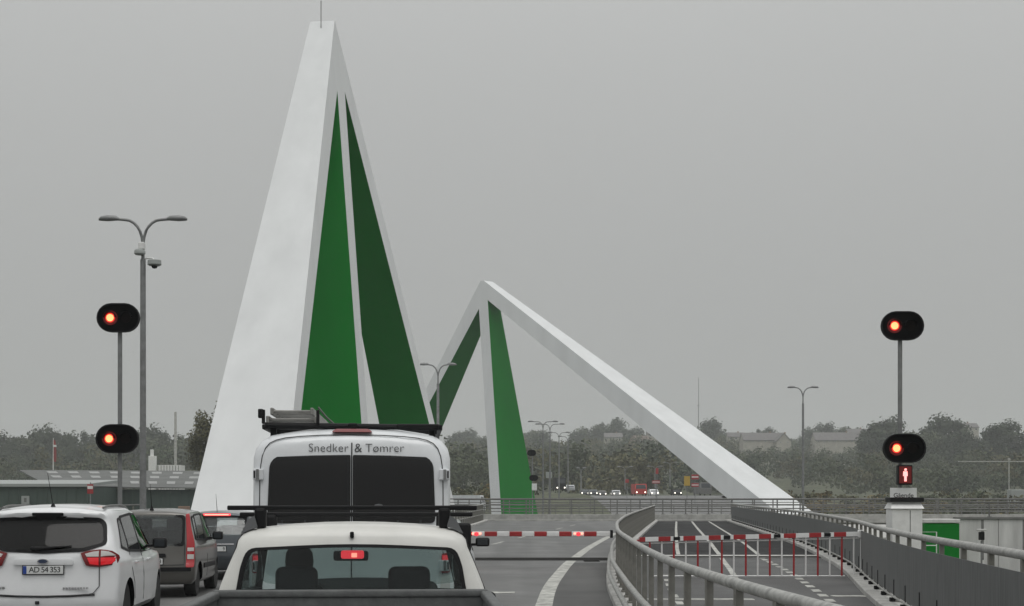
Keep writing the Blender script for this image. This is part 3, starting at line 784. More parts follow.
class Body:
    """car shell: stations along y (0 = rear), symmetric cross-sections, a curved tail surface"""
    def __init__(s, st, tail, crv, sill, rc, crown, L, r0=None, xoff=0.0):
        s.st, s.tail, s.crv, s.sill, s.rc, s.crown, s.L = st, tail, crv, sill, rc, crown, L
    def par(s, y, i): return smooth(y, [(q[0], q[i]) for q in s.st], .12)
    def yr(s, x, z): return smooth(z, s.tail, .035) + s.crv * x * x
    def rear(s, x, z, off): return (x, s.yr(x, z) - off, z)
    def ring(s, y, inset=0.0, sill=None, floor=None):
        w_, zb_, wr, zr = (s.par(y, i) for i in (1, 2, 3, 4))
        w_ -= inset; wr -= inset; zr -= inset
        zs = (s.sill if sill is None else sill)
        rc = min(s.rc, max(.03, (zr - zb_) * .6)); cr = min(s.crown, .3 * (zr - zb_) + .01)
        ze = zr - cr
        P = [(0, zs), (w_ * .55, zs), (w_ * .9, zs + .01), (w_ * .985, zs + .09), (w_, zs + .22), (w_ + .004, (zs + zb_) * .5 + .04), (w_ - .002, zb_ - .12), (w_ - .015, zb_ - .03), (w_ - .035, zb_)]
        wb = w_ - .035
        for t in (.25, .5, .75, 1.0): P.append((wb + (wr - wb) * (t ** 1.15), zb_ + (ze - rc - zb_) * t))
        for a in (22, 45, 67, 90): P.append((wr - rc * 1.1 + rc * 1.1 * cos(radians(a)), ze - rc + rc * sin(radians(a))))
        P += [((wr - rc * 1.1) * .66, ze + cr * .6), ((wr - rc * 1.1) * .33, ze + cr * .9), (0, zr)]
        return P
    def side_x(s, y, z):
        P = s.ring(y)
        for (x0, z0), (x1, z1) in zip(P[3:], P[4:]):
            if z0 <= z <= z1 and z1 > z0: return x0 + (x1 - x0) * (z - z0) / (z1 - z0)
        return P[4][0]
    def shell(s, inset=0.0, sill=None, y0=None, y1=None, n=26):
        mb = MB(); full = []
        def mirror(P3): return P3 + [(-x, y, z) for x, y, z in reversed(P3[1:-1])]
        rear = y0 is None
        ins = inset
        base = s.ring(.25 if inset == 0 else .4, ins, sill)
        cz = .85
        if inset == 0:
            for sc_, dy in ((.93, 0), (.972, .012), (.992, .045), (1.0, .11)):
                full.append(mirror([(x * sc_, s.yr(x * sc_, cz + (z - cz) * sc_) + dy, cz + (z - cz) * sc_) for x, z in base]))
        else:
            full.append(mirror([(x, s.yr(x, z) + inset + .06, z) for x, z in base]))
        ys_ = y0 if y0 is not None else s.st[1][0] + .3
        yend = y1 if y1 is not None else s.L
        first = full[-1]
        half = len(base)
        for t in (.35, .7):
            y = ys_ * t
            P = s.ring(max(y, .3), ins, sill)
            full.append(mirror([(x, (s.yr(x, z) + (.11 if inset == 0 else inset + .06)) * (1 - t) + ys_ * t, z) for x, z in P]))
        for i in range(n + 1):
            y = ys_ + (yend - ys_) * i / n
            full.append(mirror([(x, y, z) for x, z in s.ring(y, ins, sill)]))
        if inset == 0:
            P = s.ring(yend); m_ = sum(z for _, z in P) / len(P)
            full.append(mirror([(x * .93, yend + .05, m_ + (z - m_) * .85) for x, z in P]))
        k = len(full[0]); n0 = 0
        for r in full: mb.v += r
        for i in range(len(full) - 1):
            for j in range(k):
                a = i * k + j; b = i * k + (j + 1) % k; mb.f.append((a, b, b + k, a + k))
        # tail cap: horizontal rows between mirrored points, following the tail surface
        h = half - 1                                       # points 0..h on the right, mirrored k-j on the left
        prev = None; NC = 8
        for j in range(0, h + 1):
            rgt, lft = j, (k - j) % k
            if rgt == lft: row = [rgt]
            else:
                row = [rgt]
                x0, y_, z = full[0][rgt]
                for c in range(1, NC):
                    x = x0 * (1 - 2 * c / NC); mb.v.append((x, s.yr(x, z) + (0 if inset == 0 else inset + .06), z)); row.append(len(mb.v) - 1)
                row.append(lft)
            if prev is not None:
                if len(prev) == 1:
                    for c in range(len(row) - 1): mb.f.append((prev[0], row[c + 1], row[c]))
                elif len(row) == 1:
                    for c in range(len(prev) - 1): mb.f.append((row[0], prev[c], prev[c + 1]))
                else:
                    for c in range(NC): mb.f.append((prev[c], prev[c + 1], row[c + 1], row[c]))
            prev = row
        mb.f.append(tuple((len(full) - 1) * k + j for j in range(k)))
        return mb
    def windscreen(s, ya, yb):
        """panel following the shell's upper centre between two stations"""
        pass

def cut(me, cutters):
    """subtract closed cutter meshes; returns the carved mesh"""
    ob = bpy.data.objects.new('tmp', me); COL.objects.link(ob); tmp = [ob]
    for cmesh in cutters:
        c = bpy.data.objects.new('tmpc', cmesh); COL.objects.link(c); tmp.append(c)
        m = ob.modifiers.new('b', 'BOOLEAN'); m.operation = 'DIFFERENCE'; m.solver = 'EXACT'; m.object = c; m.material_mode = 'TRANSFER'
    dg = bpy.context.evaluated_depsgraph_get(); dg.update()
    r = bpy.data.meshes.new_from_object(ob.evaluated_get(dg))
    for o in tmp: bpy.data.objects.remove(o)
    return r
def cutter(mb, m='interior'):
    me = mb.mesh('cut'); me.materials.append(MATS[m]); return me

def make_car(root, B, paint, cabin, rear_win, side_wins, screen, wheels, glass_rear, glass_side, rear_frame=.03, cabin_sill=.5, seal='black_plastic'):
    me = B.shell().mesh('body'); me.materials.append(MATS[paint])
    cs = []
    cs.append(cutter(B.shell(inset=.055, sill=cabin_sill, y0=cabin[0], y1=cabin[1], n=12)))
    if rear_win: cs.append(cutter(MB().prism(rear_win, lambda a, b: (a, -.4, b), lambda a, b: (a, B.yr(0, b) + .75, b))))
    for pl in side_wins: cs.append(cutter(MB().prism(pl, lambda a, b: (-1.3, a, b), lambda a, b: (1.3, a, b))))
    if screen:                                             # windscreen opening: slanted prism through the front of the cabin
        ya, za, yb, zb_, wa, wb = screen
        dirv = Vector((0, -(zb_ - za), (yb - ya))); dirv = Vector((0, (zb_ - za), -(yb - ya))).normalized()
        mbs = MB(); quad = rpoly([(-wa, 0), (wa, 0), (wb, 1), (-wb, 1)], [.06] * 4)
        f0 = lambda a, t: (a, ya + (yb - ya) * t + dirv.y * .25, za + (zb_ - za) * t + dirv.z * -.25)
        nrm = Vector((0, (zb_ - za), (ya - yb))).normalized()
        mbs.prism(quad, lambda a, t: (a, ya + (yb - ya) * t - nrm.y * .3, za + (zb_ - za) * t - nrm.z * .3), lambda a, t: (a, ya + (yb - ya) * t + nrm.y * .3, za + (zb_ - za) * t + nrm.z * .3))
        cs.append(cutter(mbs))
    for (x, y, r) in wheels:
        for s in (-1, 1):
            M = Matrix.Translation((s * (x + .02), y, r)) @ Matrix.Rotation(pi / 2, 4, 'Y')
            cs.append(cutter(MB().lathe([(r + .055, -.16), (r + .055, .3)] if s > 0 else [(r + .055, -.3), (r + .055, .16)], M, 28), 'black_matt'))
    me = cut(me, cs)
    me.name = 'body'
    body = obj('body', me, paint, root, smooth=38)
    for (x, y, r) in wheels:
        for s in (-1, 1): wheel(root, s * (x - .06), y, r, .2, side=s)
    if rear_win:
        g = obj('rear_window', patch(grow(rear_win, rear_frame), B.rear, .006, rows=16, cols=12), glass_rear, root, smooth=60)
        obj('seal', ring_patch(grow(rear_win, rear_frame + .012), grow(rear_win, -.004), B.rear, .010), seal, g, smooth=50)
    for pl in side_wins:
        for s in (-1, 1):
            fn = lambda a, b, o: (s * (B.side_x(a, b) + o), a, b)
            g = obj('side_window', patch(grow(pl, .02), fn, .005, rows=8, cols=8), glass_side, root, smooth=60)
            obj('seal', ring_patch(grow(pl, .03), grow(pl, -.004), fn, .009), seal, g, smooth=50)
    if screen:
        mbs = patch(rpoly([(-wa - .02, -.02), (wa + .02, -.02), (wb + .02, 1.02), (-wb - .02, 1.02)], [.06] * 4), lambda a, t, o: (a, ya + (yb - ya) * t + nrm.y * (o - .10 * a * a) , za + (zb_ - za) * t + nrm.z * (o - .10 * a * a)), .006, rows=6, cols=10)
        obj('windscreen', mbs, glass_side if glass_side != 'glass_dark' else 'glass_clear', root, smooth=60)
    return body

def seat(root, x, y, z, head=True):
    m = MB(); m.rbox((x, y, z + .12), (.50, .5, .18), .06); m.rbox((x, y - .26, z + .42), (.47, .14, .62), .06)
    s = obj('seat', m, 'seat_cloth', root, smooth=50)
    if head:
        h = MB(); h.rbox((x, y - .28, z + .84), (.27, .10, .19), .045, 3); h.tube([(x - .06, y - .28, z + .7), (x - .06, y - .28, z + .8)], .008, 6); h.tube([(x + .06, y - .28, z + .7), (x + .06, y - .28, z + .8)], .008, 6)
        obj('headrest', h, 'seat_cloth', s, smooth=50)
def plate(root, B, x, z, text, back='plate_white', wd=.505, ht=.12, off=.02, ysurf=None, tx=.022):
    y = (B.yr(x, z) if ysurf is None else ysurf) - off
    p = obj('number_plate', MB().rbox((x, y, z), (wd, .016, ht), .006, 1), 'black_plastic', root)
    obj('plate_face', MB().rbox((x, y - .006, z), (wd - .018, .010, ht - .018), .004, 1), back, p)
    obj('blue_band', MB().box((x - wd / 2 + .012, y - .0135, z - ht / 2 + .012), (x - wd / 2 + .055, y - .0105, z + ht / 2 - .012)), 'plate_blue', p)
    if text: obj('lettering', text_mesh(text, .098, .001, spacing=.86), 'ink', p, loc=(x + tx, y - .0125, z), rot=(pi / 2, 0, 0))
def mirrors(root, B, y, z, x, paint, w_=.20, h_=.13, sides=(-1, 1)):
    for s in sides:
        m = obj('door_mirror', MB().rbox((s * (x + .12), y, z), (w_, .10, h_), .035, 3), paint, root, smooth=50)
        obj('mirror_stalk', MB().rbox((s * (x + .0), y + .02, z - .04), (.12, .05, .04), .012), 'black_plastic', m)
        obj('mirror_glass', MB().rbox((s * (x + .12), y - .052, z), (w_ - .06, .006, h_ - .05), .002, 1), 'dark_glass', m)
def place(name, label, cat, xp, d, slope, group=None):
    return thing(name, label, cat, ((xp - CXP) / FPX * d, d, zg(d + 1)), math.atan(-slope), group)

# --- white people carrier, left lane
r = place('parked_car', 'white people carrier with red tail lamps at the bottom left, nearest in the left lane', 'car', 42, 18.35, -.085, 'cars waiting in the left lane')
B = Body([(0, .875, 1.02, .72, 1.575), (.5, .905, 1.00, .73, 1.615), (1.0, .915, .98, .735, 1.635), (2.0, .915, .95, .73, 1.64), (2.7, .91, .94, .70, 1.58), (3.15, .905, .95, .66, 1.32), (3.55, .89, .96, .66, 1.06), (4.05, .83, .86, .58, .93), (4.35, .70, .62, .50, .70)],
         [(.2, .10), (.34, .02), (.48, 0), (.60, .02), (.64, .07), (.80, .085), (.90, .075), (.93, .07), (1.06, .10), (1.10, .12), (1.40, .34), (1.46, .36), (1.50, .30), (1.56, .34), (1.64, .48)], .17, .22, .10, .05, 4.32)
rw = rpoly([(-.70, 1.155), (-.45, 1.085), (0, 1.065), (.45, 1.085), (.70, 1.155), (.665, 1.37), (.60, 1.425), (0, 1.45), (-.60, 1.425), (-.665, 1.37)], .05)
sw = [rpoly([(.62, 1.10), (1.02, 1.045), (1.02, 1.44), (.86, 1.42)], .04), rpoly([(1.08, 1.045), (1.92, 1.02), (1.92, 1.49), (1.08, 1.455)], .04), rpoly([(1.99, 1.015), (3.10, 1.02), (2.62, 1.40), (2.40, 1.49), (1.99, 1.49)], .04)]
make_car(r, B, 'car_white', (1.0, 3.0), rw, sw, (2.72, 1.50, 3.30, 1.10, .60, .70), [(.83, .86, .32), (.83, 3.50, .32)], 'glass_smoke', 'glass_tint')
for s in (-1, 1):
    tl = [(s * a, b) for a, b in ((.435, 1.04), (.66, 1.075), (.80, 1.06), (.90, .985), (.865, .885), (.66, .855), (.51, .865))]
    fn = lambda a, b, o: (a, B.yr(a, b) - o + (.0 if abs(a) < .7 else (abs(a) - .7) ** 2 * 1.6), b)
    lamp_ = obj('tail_lamp', patch(rpoly(tl, .025), fn, .022, rows=10, cols=12), 'red_lens_dark', r, smooth=40)
    up = [(s * a, b) for a, b in ((.485, 1.032), (.655, 1.055), (.655, .985), (.515, .985))]
    obj('reversing_lens', patch(up, fn, .027, rows=4, cols=4), 'clear_lens', lamp_)
    up = [(s * a, b) for a, b in ((.68, 1.058), (.785, 1.045), (.86, .99), (.68, .985))]
    obj('indicator_lens', patch(up, fn, .027, rows=4, cols=4), 'clear_lens', lamp_)
    lo_ = [(s * a, b) for a, b in ((.52, .972), (.655, .972), (.655, .878), (.555, .885))]
    obj('brake_lens', patch(lo_, fn, .027, rows=4, cols=4), 'tail_lit', lamp_)
    lo_ = [(s * a, b) for a, b in ((.68, .972), (.855, .972), (.83, .895), (.68, .878))]
    obj('brake_lens', patch(lo_, fn, .027, rows=4, cols=4), 'tail_lit', lamp_)
obj('high_brake_lamp', patch(rpoly([(-.19, 1.485), (.19, 1.485), (.19, 1.525), (-.19, 1.525)], .01), B.rear, .02, rows=4, cols=8), 'black_plastic', r)
obj('tailgate_handle', patch(rpoly([(-.36, .885), (.36, .885), (.35, .955), (-.35, .955)], .02), B.rear, .028, rows=6, cols=10), 'car_white', r, smooth=40)
em = obj('oval_emblem', MB().lathe([(.001, 0), (.052, 0), (.06, .006), (.06, .012), (.001, .012)], Matrix.Translation((0, B.yr(0, .915) - .028, .93)) @ Matrix.Rotation(pi / 2, 4, 'X') @ Matrix.Diagonal((1.12, .52, 1, 1)), 24), 'chrome', r, smooth=30)
obj('emblem_field', MB().lathe([(.001, 0), (.05, 0), (.05, .004), (.001, .004)], Matrix.Translation((0, B.yr(0, .915) - .041, .93)) @ Matrix.Rotation(pi / 2, 4, 'X') @ Matrix.Diagonal((1.1, .48, 1, 1)), 24), 'emblem_blue', em)
plate(r, B, 0, .825, 'AD 54 353')
for seg in (([(.66, .86), (.665, .62), (.60, .535), (.50, .515), (0, .50), (-.50, .515), (-.60, .535), (-.665, .62), (-.66, .86)]),):
    obj('tailgate_gap', MB().tube([B.rear(a, b, .003) for a, b in seg], .006, 6), 'ink', r)
obj('bumper_groove', MB().tube([B.rear(a, b, .004) for a, b in ((-.62, .52), (-.3, .505), (0, .50), (.3, .505), (.62, .52))], .014, 6), 'ink', r)
wp = obj('wiper', MB().tube([B.rear(-.1, 1.085, .04), B.rear(.1, 1.10, .035), B.rear(.33, 1.115, .025)], [.022, .016, .006], 8), 'black_plastic', r, smooth=50)
obj('wiper_hub', MB().rbox((-.08, B.yr(0, 1.085) - .02, 1.09), (.16, .06, .05), .02), 'black_plastic', wp)
for i in range(9): obj('badge_letter', MB().box((.24 + i * .035, B.yr(.3, .60) - .012, .592), (.263 + i * .035, B.yr(.3, .60) + .02, .610)), 'chrome', r)
for i in range(3): obj('badge_letter', MB().box((-.60 + i * .05, B.yr(.55, .60) - .012, .60), (-.565 + i * .05, B.yr(.55, .6) + .03, .62)), 'chrome', r)
obj('tow_cover', MB().rbox((-.06, B.yr(0, .42) - .004, .425), (.05, .02, .04), .006), 'ink', r)
for s in (-1, 1):
    rr_ = [(s * (B.par(y, 3) - .11), y, B.par(y, 4) - .035 + (.012 if 0 < i < 8 else 0)) for i, y in enumerate([.62 + .24 * i for i in range(9)])]
    obj('roof_rail', MB().tube(rr_, .016, 8), 'galv_dark', r, smooth=50)
    obj('door_gap', MB().tube([(s * (B.side_x(1.96, z) + .001), 1.96, z) for z in (.35, .5, .7, .9, 1.0)], .005, 5), 'ink', r)
    obj('door_gap', MB().tube([(s * (B.side_x(y, z) + .001), y, z) for y, z in ((1.05, 1.03), (1.05, .8), (1.2, .62), (1.27, .4))], .005, 5), 'ink', r)
    for y in (1.35, 2.35): obj('door_handle', MB().rbox((s * (B.side_x(y, .88) + .02), y, .88), (.03, .2, .03), .012), 'car_white', r)
mirrors(r, B, 2.72, 1.09, .90, 'black_plastic', .20, .15)
an = obj('aerial', MB().tube([(0, .62, 1.60), (-.02, .40, 2.02)], [.006, .003], 6), 'black_plastic', r)
obj('aerial_base', MB().lathe([(.035, 0), (.02, .04), (.006, .06)], Matrix.Translation((0, .62, 1.59)), 12), 'black_plastic', an)
for x, y in ((-.36, 2.2), (.36, 2.2), (-.36, 1.35), (.36, 1.35)): seat(r, x, y, .42)

# --- grey small hatchback
r = place('parked_car', 'small grey hatchback with tall red tail lamps, second in the left lane', 'car', 148, 25.6, -.055, 'cars waiting in the left lane')
B = Body([(0, .775, .96, .655, 1.49), (.5, .785, .95, .66, 1.52), (1.6, .79, .93, .655, 1.54), (2.1, .785, .93, .64, 1.50), (2.55, .78, .94, .60, 1.25), (2.85, .77, .95, .60, 1.03), (3.3, .72, .85, .52, .9), (3.52, .62, .6, .45, .68)],
         [(.2, .08), (.3, .03), (.42, 0), (.56, 0), (.60, .05), (.85, .07), (.95, .085), (1.38, .20), (1.46, .22), (1.54, .35)], .12, .22, .09, .045, 3.5)
rw = rpoly([(-.56, .925), (.56, .925), (.55, 1.38), (-.55, 1.38)], .06)
sw = [rpoly([(.42, 1.02), (.66, 1.0), (.66, 1.38), (.46, 1.37)], .04), rpoly([(.72, 1.0), (1.42, .98), (1.42, 1.42), (.72, 1.40)], .04), rpoly([(1.48, .98), (2.35, .98), (1.98, 1.38), (1.86, 1.42), (1.48, 1.42)], .04)]
make_car(r, B, 'car_grey', (.8, 2.4), rw, sw, (2.10, 1.42, 2.58, 1.10, .54, .62), [(.70, .62, .28), (.70, 2.90, .28)], 'glass_clear', 'glass_clear')
for s in (-1, 1):
    fn = lambda a, b, o: (a, B.yr(a, b) - o + (.0 if abs(a) < .66 else (abs(a) - .66) ** 2 * 2.5), b)
    t1 = [(s * a, b) for a, b in ((.60, 1.44), (.66, 1.45), (.70, 1.20), (.765, .95), (.765, .525), (.63, .525), (.635, .98), (.62, 1.2))]
    tl = obj('tail_lamp', patch(rpoly(t1, .02), fn, .02, rows=18, cols=6), 'red_lens', r, smooth=40)
    t2 = [(s * a, b) for a, b in ((.65, .86), (.755, .86), (.755, .80), (.65, .80))]
    obj('indicator_lens', patch(t2, fn, .026, rows=3, cols=3), 'clear_lens', tl)
    t2 = [(s * a, b) for a, b in ((.65, .745), (.755, .745), (.755, .665), (.65, .665))]
    obj('reversing_lens', patch(t2, fn, .026, rows=3, cols=3), 'clear_lens', tl)
obj('tailgate_handle', patch(rpoly([(-.30, .70), (.30, .70), (.28, .76), (-.28, .76)], .02), B.rear, .03, rows=4, cols=8), 'black_plastic', r)
plate(r, B, 0, .625, '28', tx=.175)
obj('bumper_strip', patch(rpoly([(-.72, .455), (.72, .455), (.72, .525), (-.72, .525)], .01), B.rear, .02, rows=4, cols=12), 'black_plastic', r)
obj('tailgate_gap', MB().tube([B.rear(a, b, .002) for a, b in ((-.60, .95), (-.60, .57), (0, .555), (.60, .57), (.60, .95))], .006, 6), 'ink', r)
mirrors(r, B, 2.02, 1.03, .78, 'black_plastic', .19, .15)
an = obj('aerial', MB().tube([(0, .35, 1.50), (-.01, .25, 1.95)], [.008, .003], 6), 'black_plastic', r)
obj('aerial_base', MB().lathe([(.04, 0), (.02, .05), (.006, .08)], Matrix.Translation((0, .35, 1.50)), 12), 'black_plastic', an)
for s in (-1, 1):
    obj('side_strip', MB().rbox((s * .79, 1.7, .52), (.03, 1.3, .09), .012), 'black_plastic', r)
    obj('door_gap', MB().tube([(s * (B.side_x(1.45, z) + .001), 1.45, z) for z in (.32, .5, .7, .93)], .005, 5), 'ink', r)
for x, y in ((-.33, 1.75), (.33, 1.75), (-.33, .98), (.33, .98)): seat(r, x, y, .42)

# --- dark slate car with the lit brake strip
r = place('parked_car', 'dark slate car with a lit red brake strip, third in the left lane', 'car', 214, 31.2, -.02, 'cars waiting in the left lane')
B = Body([(0, .86, .95, .66, 1.40), (.6, .87, .93, .68, 1.44), (1.8, .88, .91, .68, 1.46), (2.3, .875, .91, .64, 1.40), (2.8, .87, .92, .60, 1.15), (3.2, .86, .93, .6, .98), (3.8, .80, .82, .55, .87), (4.1, .66, .6, .45, .66)],
         [(.2, .10), (.35, .02), (.5, 0), (.62, .02), (.66, .07), (.92, .10), (1.30, .34), (1.36, .30), (1.40, .36), (1.47, .5)], .15, .2, .09, .045, 4.1)
rw = rpoly([(-.62, .955), (.62, .955), (.58, 1.30), (-.58, 1.30)], .06)
sw = [rpoly([(.85, .97), (1.70, .96), (1.70, 1.33), (1.0, 1.31)], .04), rpoly([(1.77, .96), (2.75, .96), (2.3, 1.29), (2.1, 1.34), (1.77, 1.34)], .04)]
make_car(r, B, 'car_slate', (.9, 2.7), rw, sw, (2.34, 1.33, 2.85, 1.05, .56, .64), [(.78, .75, .3), (.78, 3.3, .3)], 'glass_clear', 'glass_clear')
bs = obj('brake_strip', patch(rpoly([(-.29, 1.338), (.29, 1.338), (.29, 1.385), (-.29, 1.385)], .01), B.rear, .03, rows=4, cols=8), 'brake_lit', r)
obj('lamp_cell', patch([(-.25, 1.352), (.25, 1.352), (.25, 1.37), (-.25, 1.37)], B.rear, .036, rows=2, cols=6), 'brake_core', bs)
obj('spoiler', patch(rpoly([(-.66, 1.315), (.66, 1.315), (.64, 1.335), (-.64, 1.335)], .005), B.rear, .05, rows=2, cols=10), 'black_plastic', r)
obj('chrome_strip', patch([(-.4, .735), (.4, .735), (.4, .765), (-.4, .765)], B.rear, .03, rows=2, cols=8), 'chrome', r)
plate(r, B, 0, .65, '9', tx=.20)
for s in (-1, 1):
    obj('tail_lamp', patch(rpoly([(s * .55, .92), (s * .80, .92), (s * .80, .72), (s * .60, .74)], .02), B.rear, .02, rows=6, cols=6), 'red_lens', r)
mirrors(r, B, 2.3, 1.0, .86, 'black_plastic')
obj('aerial', MB().tube([(-.03, .55, 1.42), (-.04, .45, 1.80)], [.007, .003], 6), 'black_plastic', r)
for x, y in ((-.35, 1.9), (.35, 1.9)): seat(r, x, y, .36)

# --- silver car ahead of the van (only its mirror and wing show)
r = thing('parked_car', 'silver car just ahead of the white van, only its right mirror showing', 'car', (-1.38, 21.2, zg(22)), .035)
B = Body([(0, .86, .95, .66, 1.38), (.6, .87, .93, .68, 1.42), (1.8, .88, .91, .68, 1.44), (2.3, .875, .91, .64, 1.38), (2.8, .87, .92, .60, 1.13), (3.2, .86, .93, .6, .98), (3.8, .80, .82, .55, .87), (4.1, .66, .6, .45, .66)],
         [(.2, .10), (.35, .02), (.5, 0), (.62, .02), (.66, .07), (.92, .10), (1.30, .34), (1.36, .30), (1.40, .36), (1.47, .5)], .15, .2, .09, .045, 4.1)
make_car(r, B, 'car_silver', (.9, 2.7), rw, sw, None, [(.78, .75, .3), (.78, 3.3, .3)], 'glass_tint', 'glass_tint')
mirrors(r, B, 2.35, 1.03, .88, 'black_plastic', .22, .14)
for s in (-1, 1):
    obj('tail_lamp', patch(rpoly([(s * .55, .92), (s * .80, .92), (s * .80, .72), (s * .60, .74)], .02), B.rear, .02, rows=6, cols=6), 'red_lens', r)

# --- white panel van with lettering and roof rack
r = place('panel_van', 'white joiner\'s van with dark rear windows and a ladder on its roof rack', 'van', 351, 14.35, -.065)
B = Body([(0, .985, 1.25, .95, 2.375), (.5, .995, 1.25, .96, 2.415), (1.5, .995, 1.2, .96, 2.43), (3.2, .985, 1.15, .90, 2.36), (3.7, .955, 1.12, .80, 2.15), (4.3, .94, 1.1, .72, 1.55), (4.6, .92, 1.08, .7, 1.22), (5.0, .80, .9, .6, .98)],
         [(.2, .05), (.3, 0), (.52, 0), (.56, .09), (1.2, .10), (2.0, .15), (2.15, .17), (2.27, .20), (2.34, .26), (2.44, .5)], .035, .22, .25, .06, 5.0)
rwL = rpoly([(-.81, 1.46), (-.012, 1.46), (-.012, 2.12), (-.72, 2.11), (-.79, 2.04)], [.05, .01, .01, .08, .05])
rwR = [(-a, b) for a, b in rwL]
sw = [rpoly([(3.3, 1.25), (4.2, 1.2), (3.78, 1.85), (3.3, 1.88)], .05)]
me_car = make_car(r, B, 'van_white', (3.0, 3.9), None, sw, None, [(.86, 1.0, .33), (.86, 4.1, .33)], None, 'glass_tint', cabin_sill=.7)
fnr = lambda a, b, o: (a, B.yr(a, b) - o, b)
for s, pl in ((-1, rwL), (1, rwR)):
    wg = obj('rear_window', patch(pl, B.rear, .012, rows=18, cols=8), 'glass_van', r, smooth=60)
    obj('window_backing', patch(grow(pl, -.03), B.rear, .004, rows=14, cols=8), 'black_matt', wg)
    hx = s * .885
    for hz in (1.93, 1.05):
        hg = obj('hinge', MB().rbox((s * .895, B.yr(.9, hz) - .015, hz), (.10, .06, .11), .012), 'van_white', r)
        obj('hinge_pin', MB().tube([(s * .90, B.yr(.9, hz) - .05, hz - .05), (s * .90, B.yr(.9, hz) - .05, hz + .05)], .014, 8), 'galv', hg)
        obj('hinge_slot', MB().box((s * .93 - .008, B.yr(.9, hz) - .049, hz - .035), (s * .93 + .008, B.yr(.9, hz) - .043, hz + .035)), 'ink', hg)
    gp = [(s * .87, .62), (s * .885, 1.3), (s * .882, 1.9), (s * .874, 2.02), (s * .860, 2.11), (s * .832, 2.185), (s * .79, 2.235), (s * .73, 2.265), (s * .64, 2.287), (s * .5, 2.302), (s * .3, 2.314), (0, 2.32)]
    obj('door_gap', MB().tube([B.rear(a, b, .0) for a, b in gp], .005, 6), 'ink', r)
    gp = [(s * .905, .7), (s * .925, 1.3), (s * .915, 1.80)]
    lampb = obj('tail_lamp', patch(rpoly([(s * .86, .98), (s * .95, .98), (s * .95, 1.17), (s * .87, 1.17)], .02), B.rear, .03, rows=8, cols=4), 'red_lens', r)
    obj('clear_lens', patch(rpoly([(s * .85, .72), (s * .95, .72), (s * .95, .97), (s * .86, .97)], .02), B.rear, .028, rows=6, cols=4), 'clear_lens', lampb)
    obj('brake_lens', patch([(s * .875, 1.05), (s * .94, 1.05), (s * .94, 1.15), (s * .875, 1.15)], B.rear, .036, rows=3, cols=3), 'brake_lit', lampb)
obj('centre_gap', MB().tube([B.rear(0, .60 + i * .0565, .004 if i < 15 or i > 26 else .012) for i in range(30)], .006, 6), 'ink', r)
obj('lettering', text_mesh('Snedker', .118, .001, spacing=1.0, thin=-.0012), 'letter_grey', r, loc=(-.225, B.yr(.2, 2.185) - .008, 2.185), rot=(pi / 2 - .12, 0, 0))
obj('lettering', text_mesh('&', .125, .001, spacing=1.0, thin=-.0008), 'letter_grey', r, loc=(.062, B.yr(.05, 2.185) - .008, 2.185), rot=(pi / 2 - .12, 0, 0))
obj('lettering', text_mesh('Tømrer', .118, .001, spacing=1.0, thin=-.0012), 'letter_grey', r, loc=(.318, B.yr(.2, 2.185) - .008, 2.185), rot=(pi / 2 - .12, 0, 0))
obj('high_brake_lamp', patch(rpoly([(-.20, 2.345), (.20, 2.345), (.16, 2.38), (-.16, 2.38)], .012), B.rear, .05, rows=4, cols=8), 'red_lens_dark', r)
obj('bumper', MB().rbox((0, .02, .44), (1.86, .22, .22), .05, 3), 'black_plastic', r, smooth=40)
plate(r, B, -.45, .78, '')
for s in (-1, 1):
    m = obj('door_mirror', MB().rbox((s * 1.19, 3.75, 1.24), (.20, .14, .36), .04, 3), 'black_plastic', r, smooth=50)
    obj('mirror_arm', MB().rbox((s * 1.04, 3.80, 1.18), (.2, .05, .06), .015), 'black_plastic', m)
# window sticker
obj('sticker', MB().lathe([(.001, 0), (.05, 0), (.05, .002), (.001, .002)], Matrix.Translation((.26, B.yr(.26, 1.62) - .0145, 1.62)) @ Matrix.Rotation(pi / 2, 4, 'X') @ Matrix.Diagonal((1, .55, 1, 1)), 8), 'grey_plastic', r)
# roof rack is bolted to the van
rk = obj('roof_rack', MB().tube([(-.86, .42, 2.42), (.88, .42, 2.40)], .028, 8), 'black_plastic', r)
rz_ = lambda y: 2.42 if y < .5 else 2.41
for y in (.48, 1.5, 2.6): obj('rack_bar', MB().rbox((0, y, 2.41), (1.72, .05, .05), .01), 'black_plastic', rk)
for s in (-1, 1): obj('rack_side', MB().rbox((s * .86, 1.5, 2.40), (.04, 2.3, .05), .01), 'black_plastic', rk)
for s in (-1, 1):
    for y in (.5, 1.5, 2.6): obj('rack_foot', MB().rbox((s * .78, y, 2.34), (.06, .07, .14), .012), 'black_plastic', rk)
obj('work_lamp', MB().rbox((0, .40, 2.40), (.09, .08, .08), .015), 'black_plastic', rk)
for s, xx in ((1, .44), (-1, .80)): obj('roller', MB().rbox((.64, .40, 2.405), (.42, .04, .06), .015), 'black_plastic', rk) if s > 0 else None

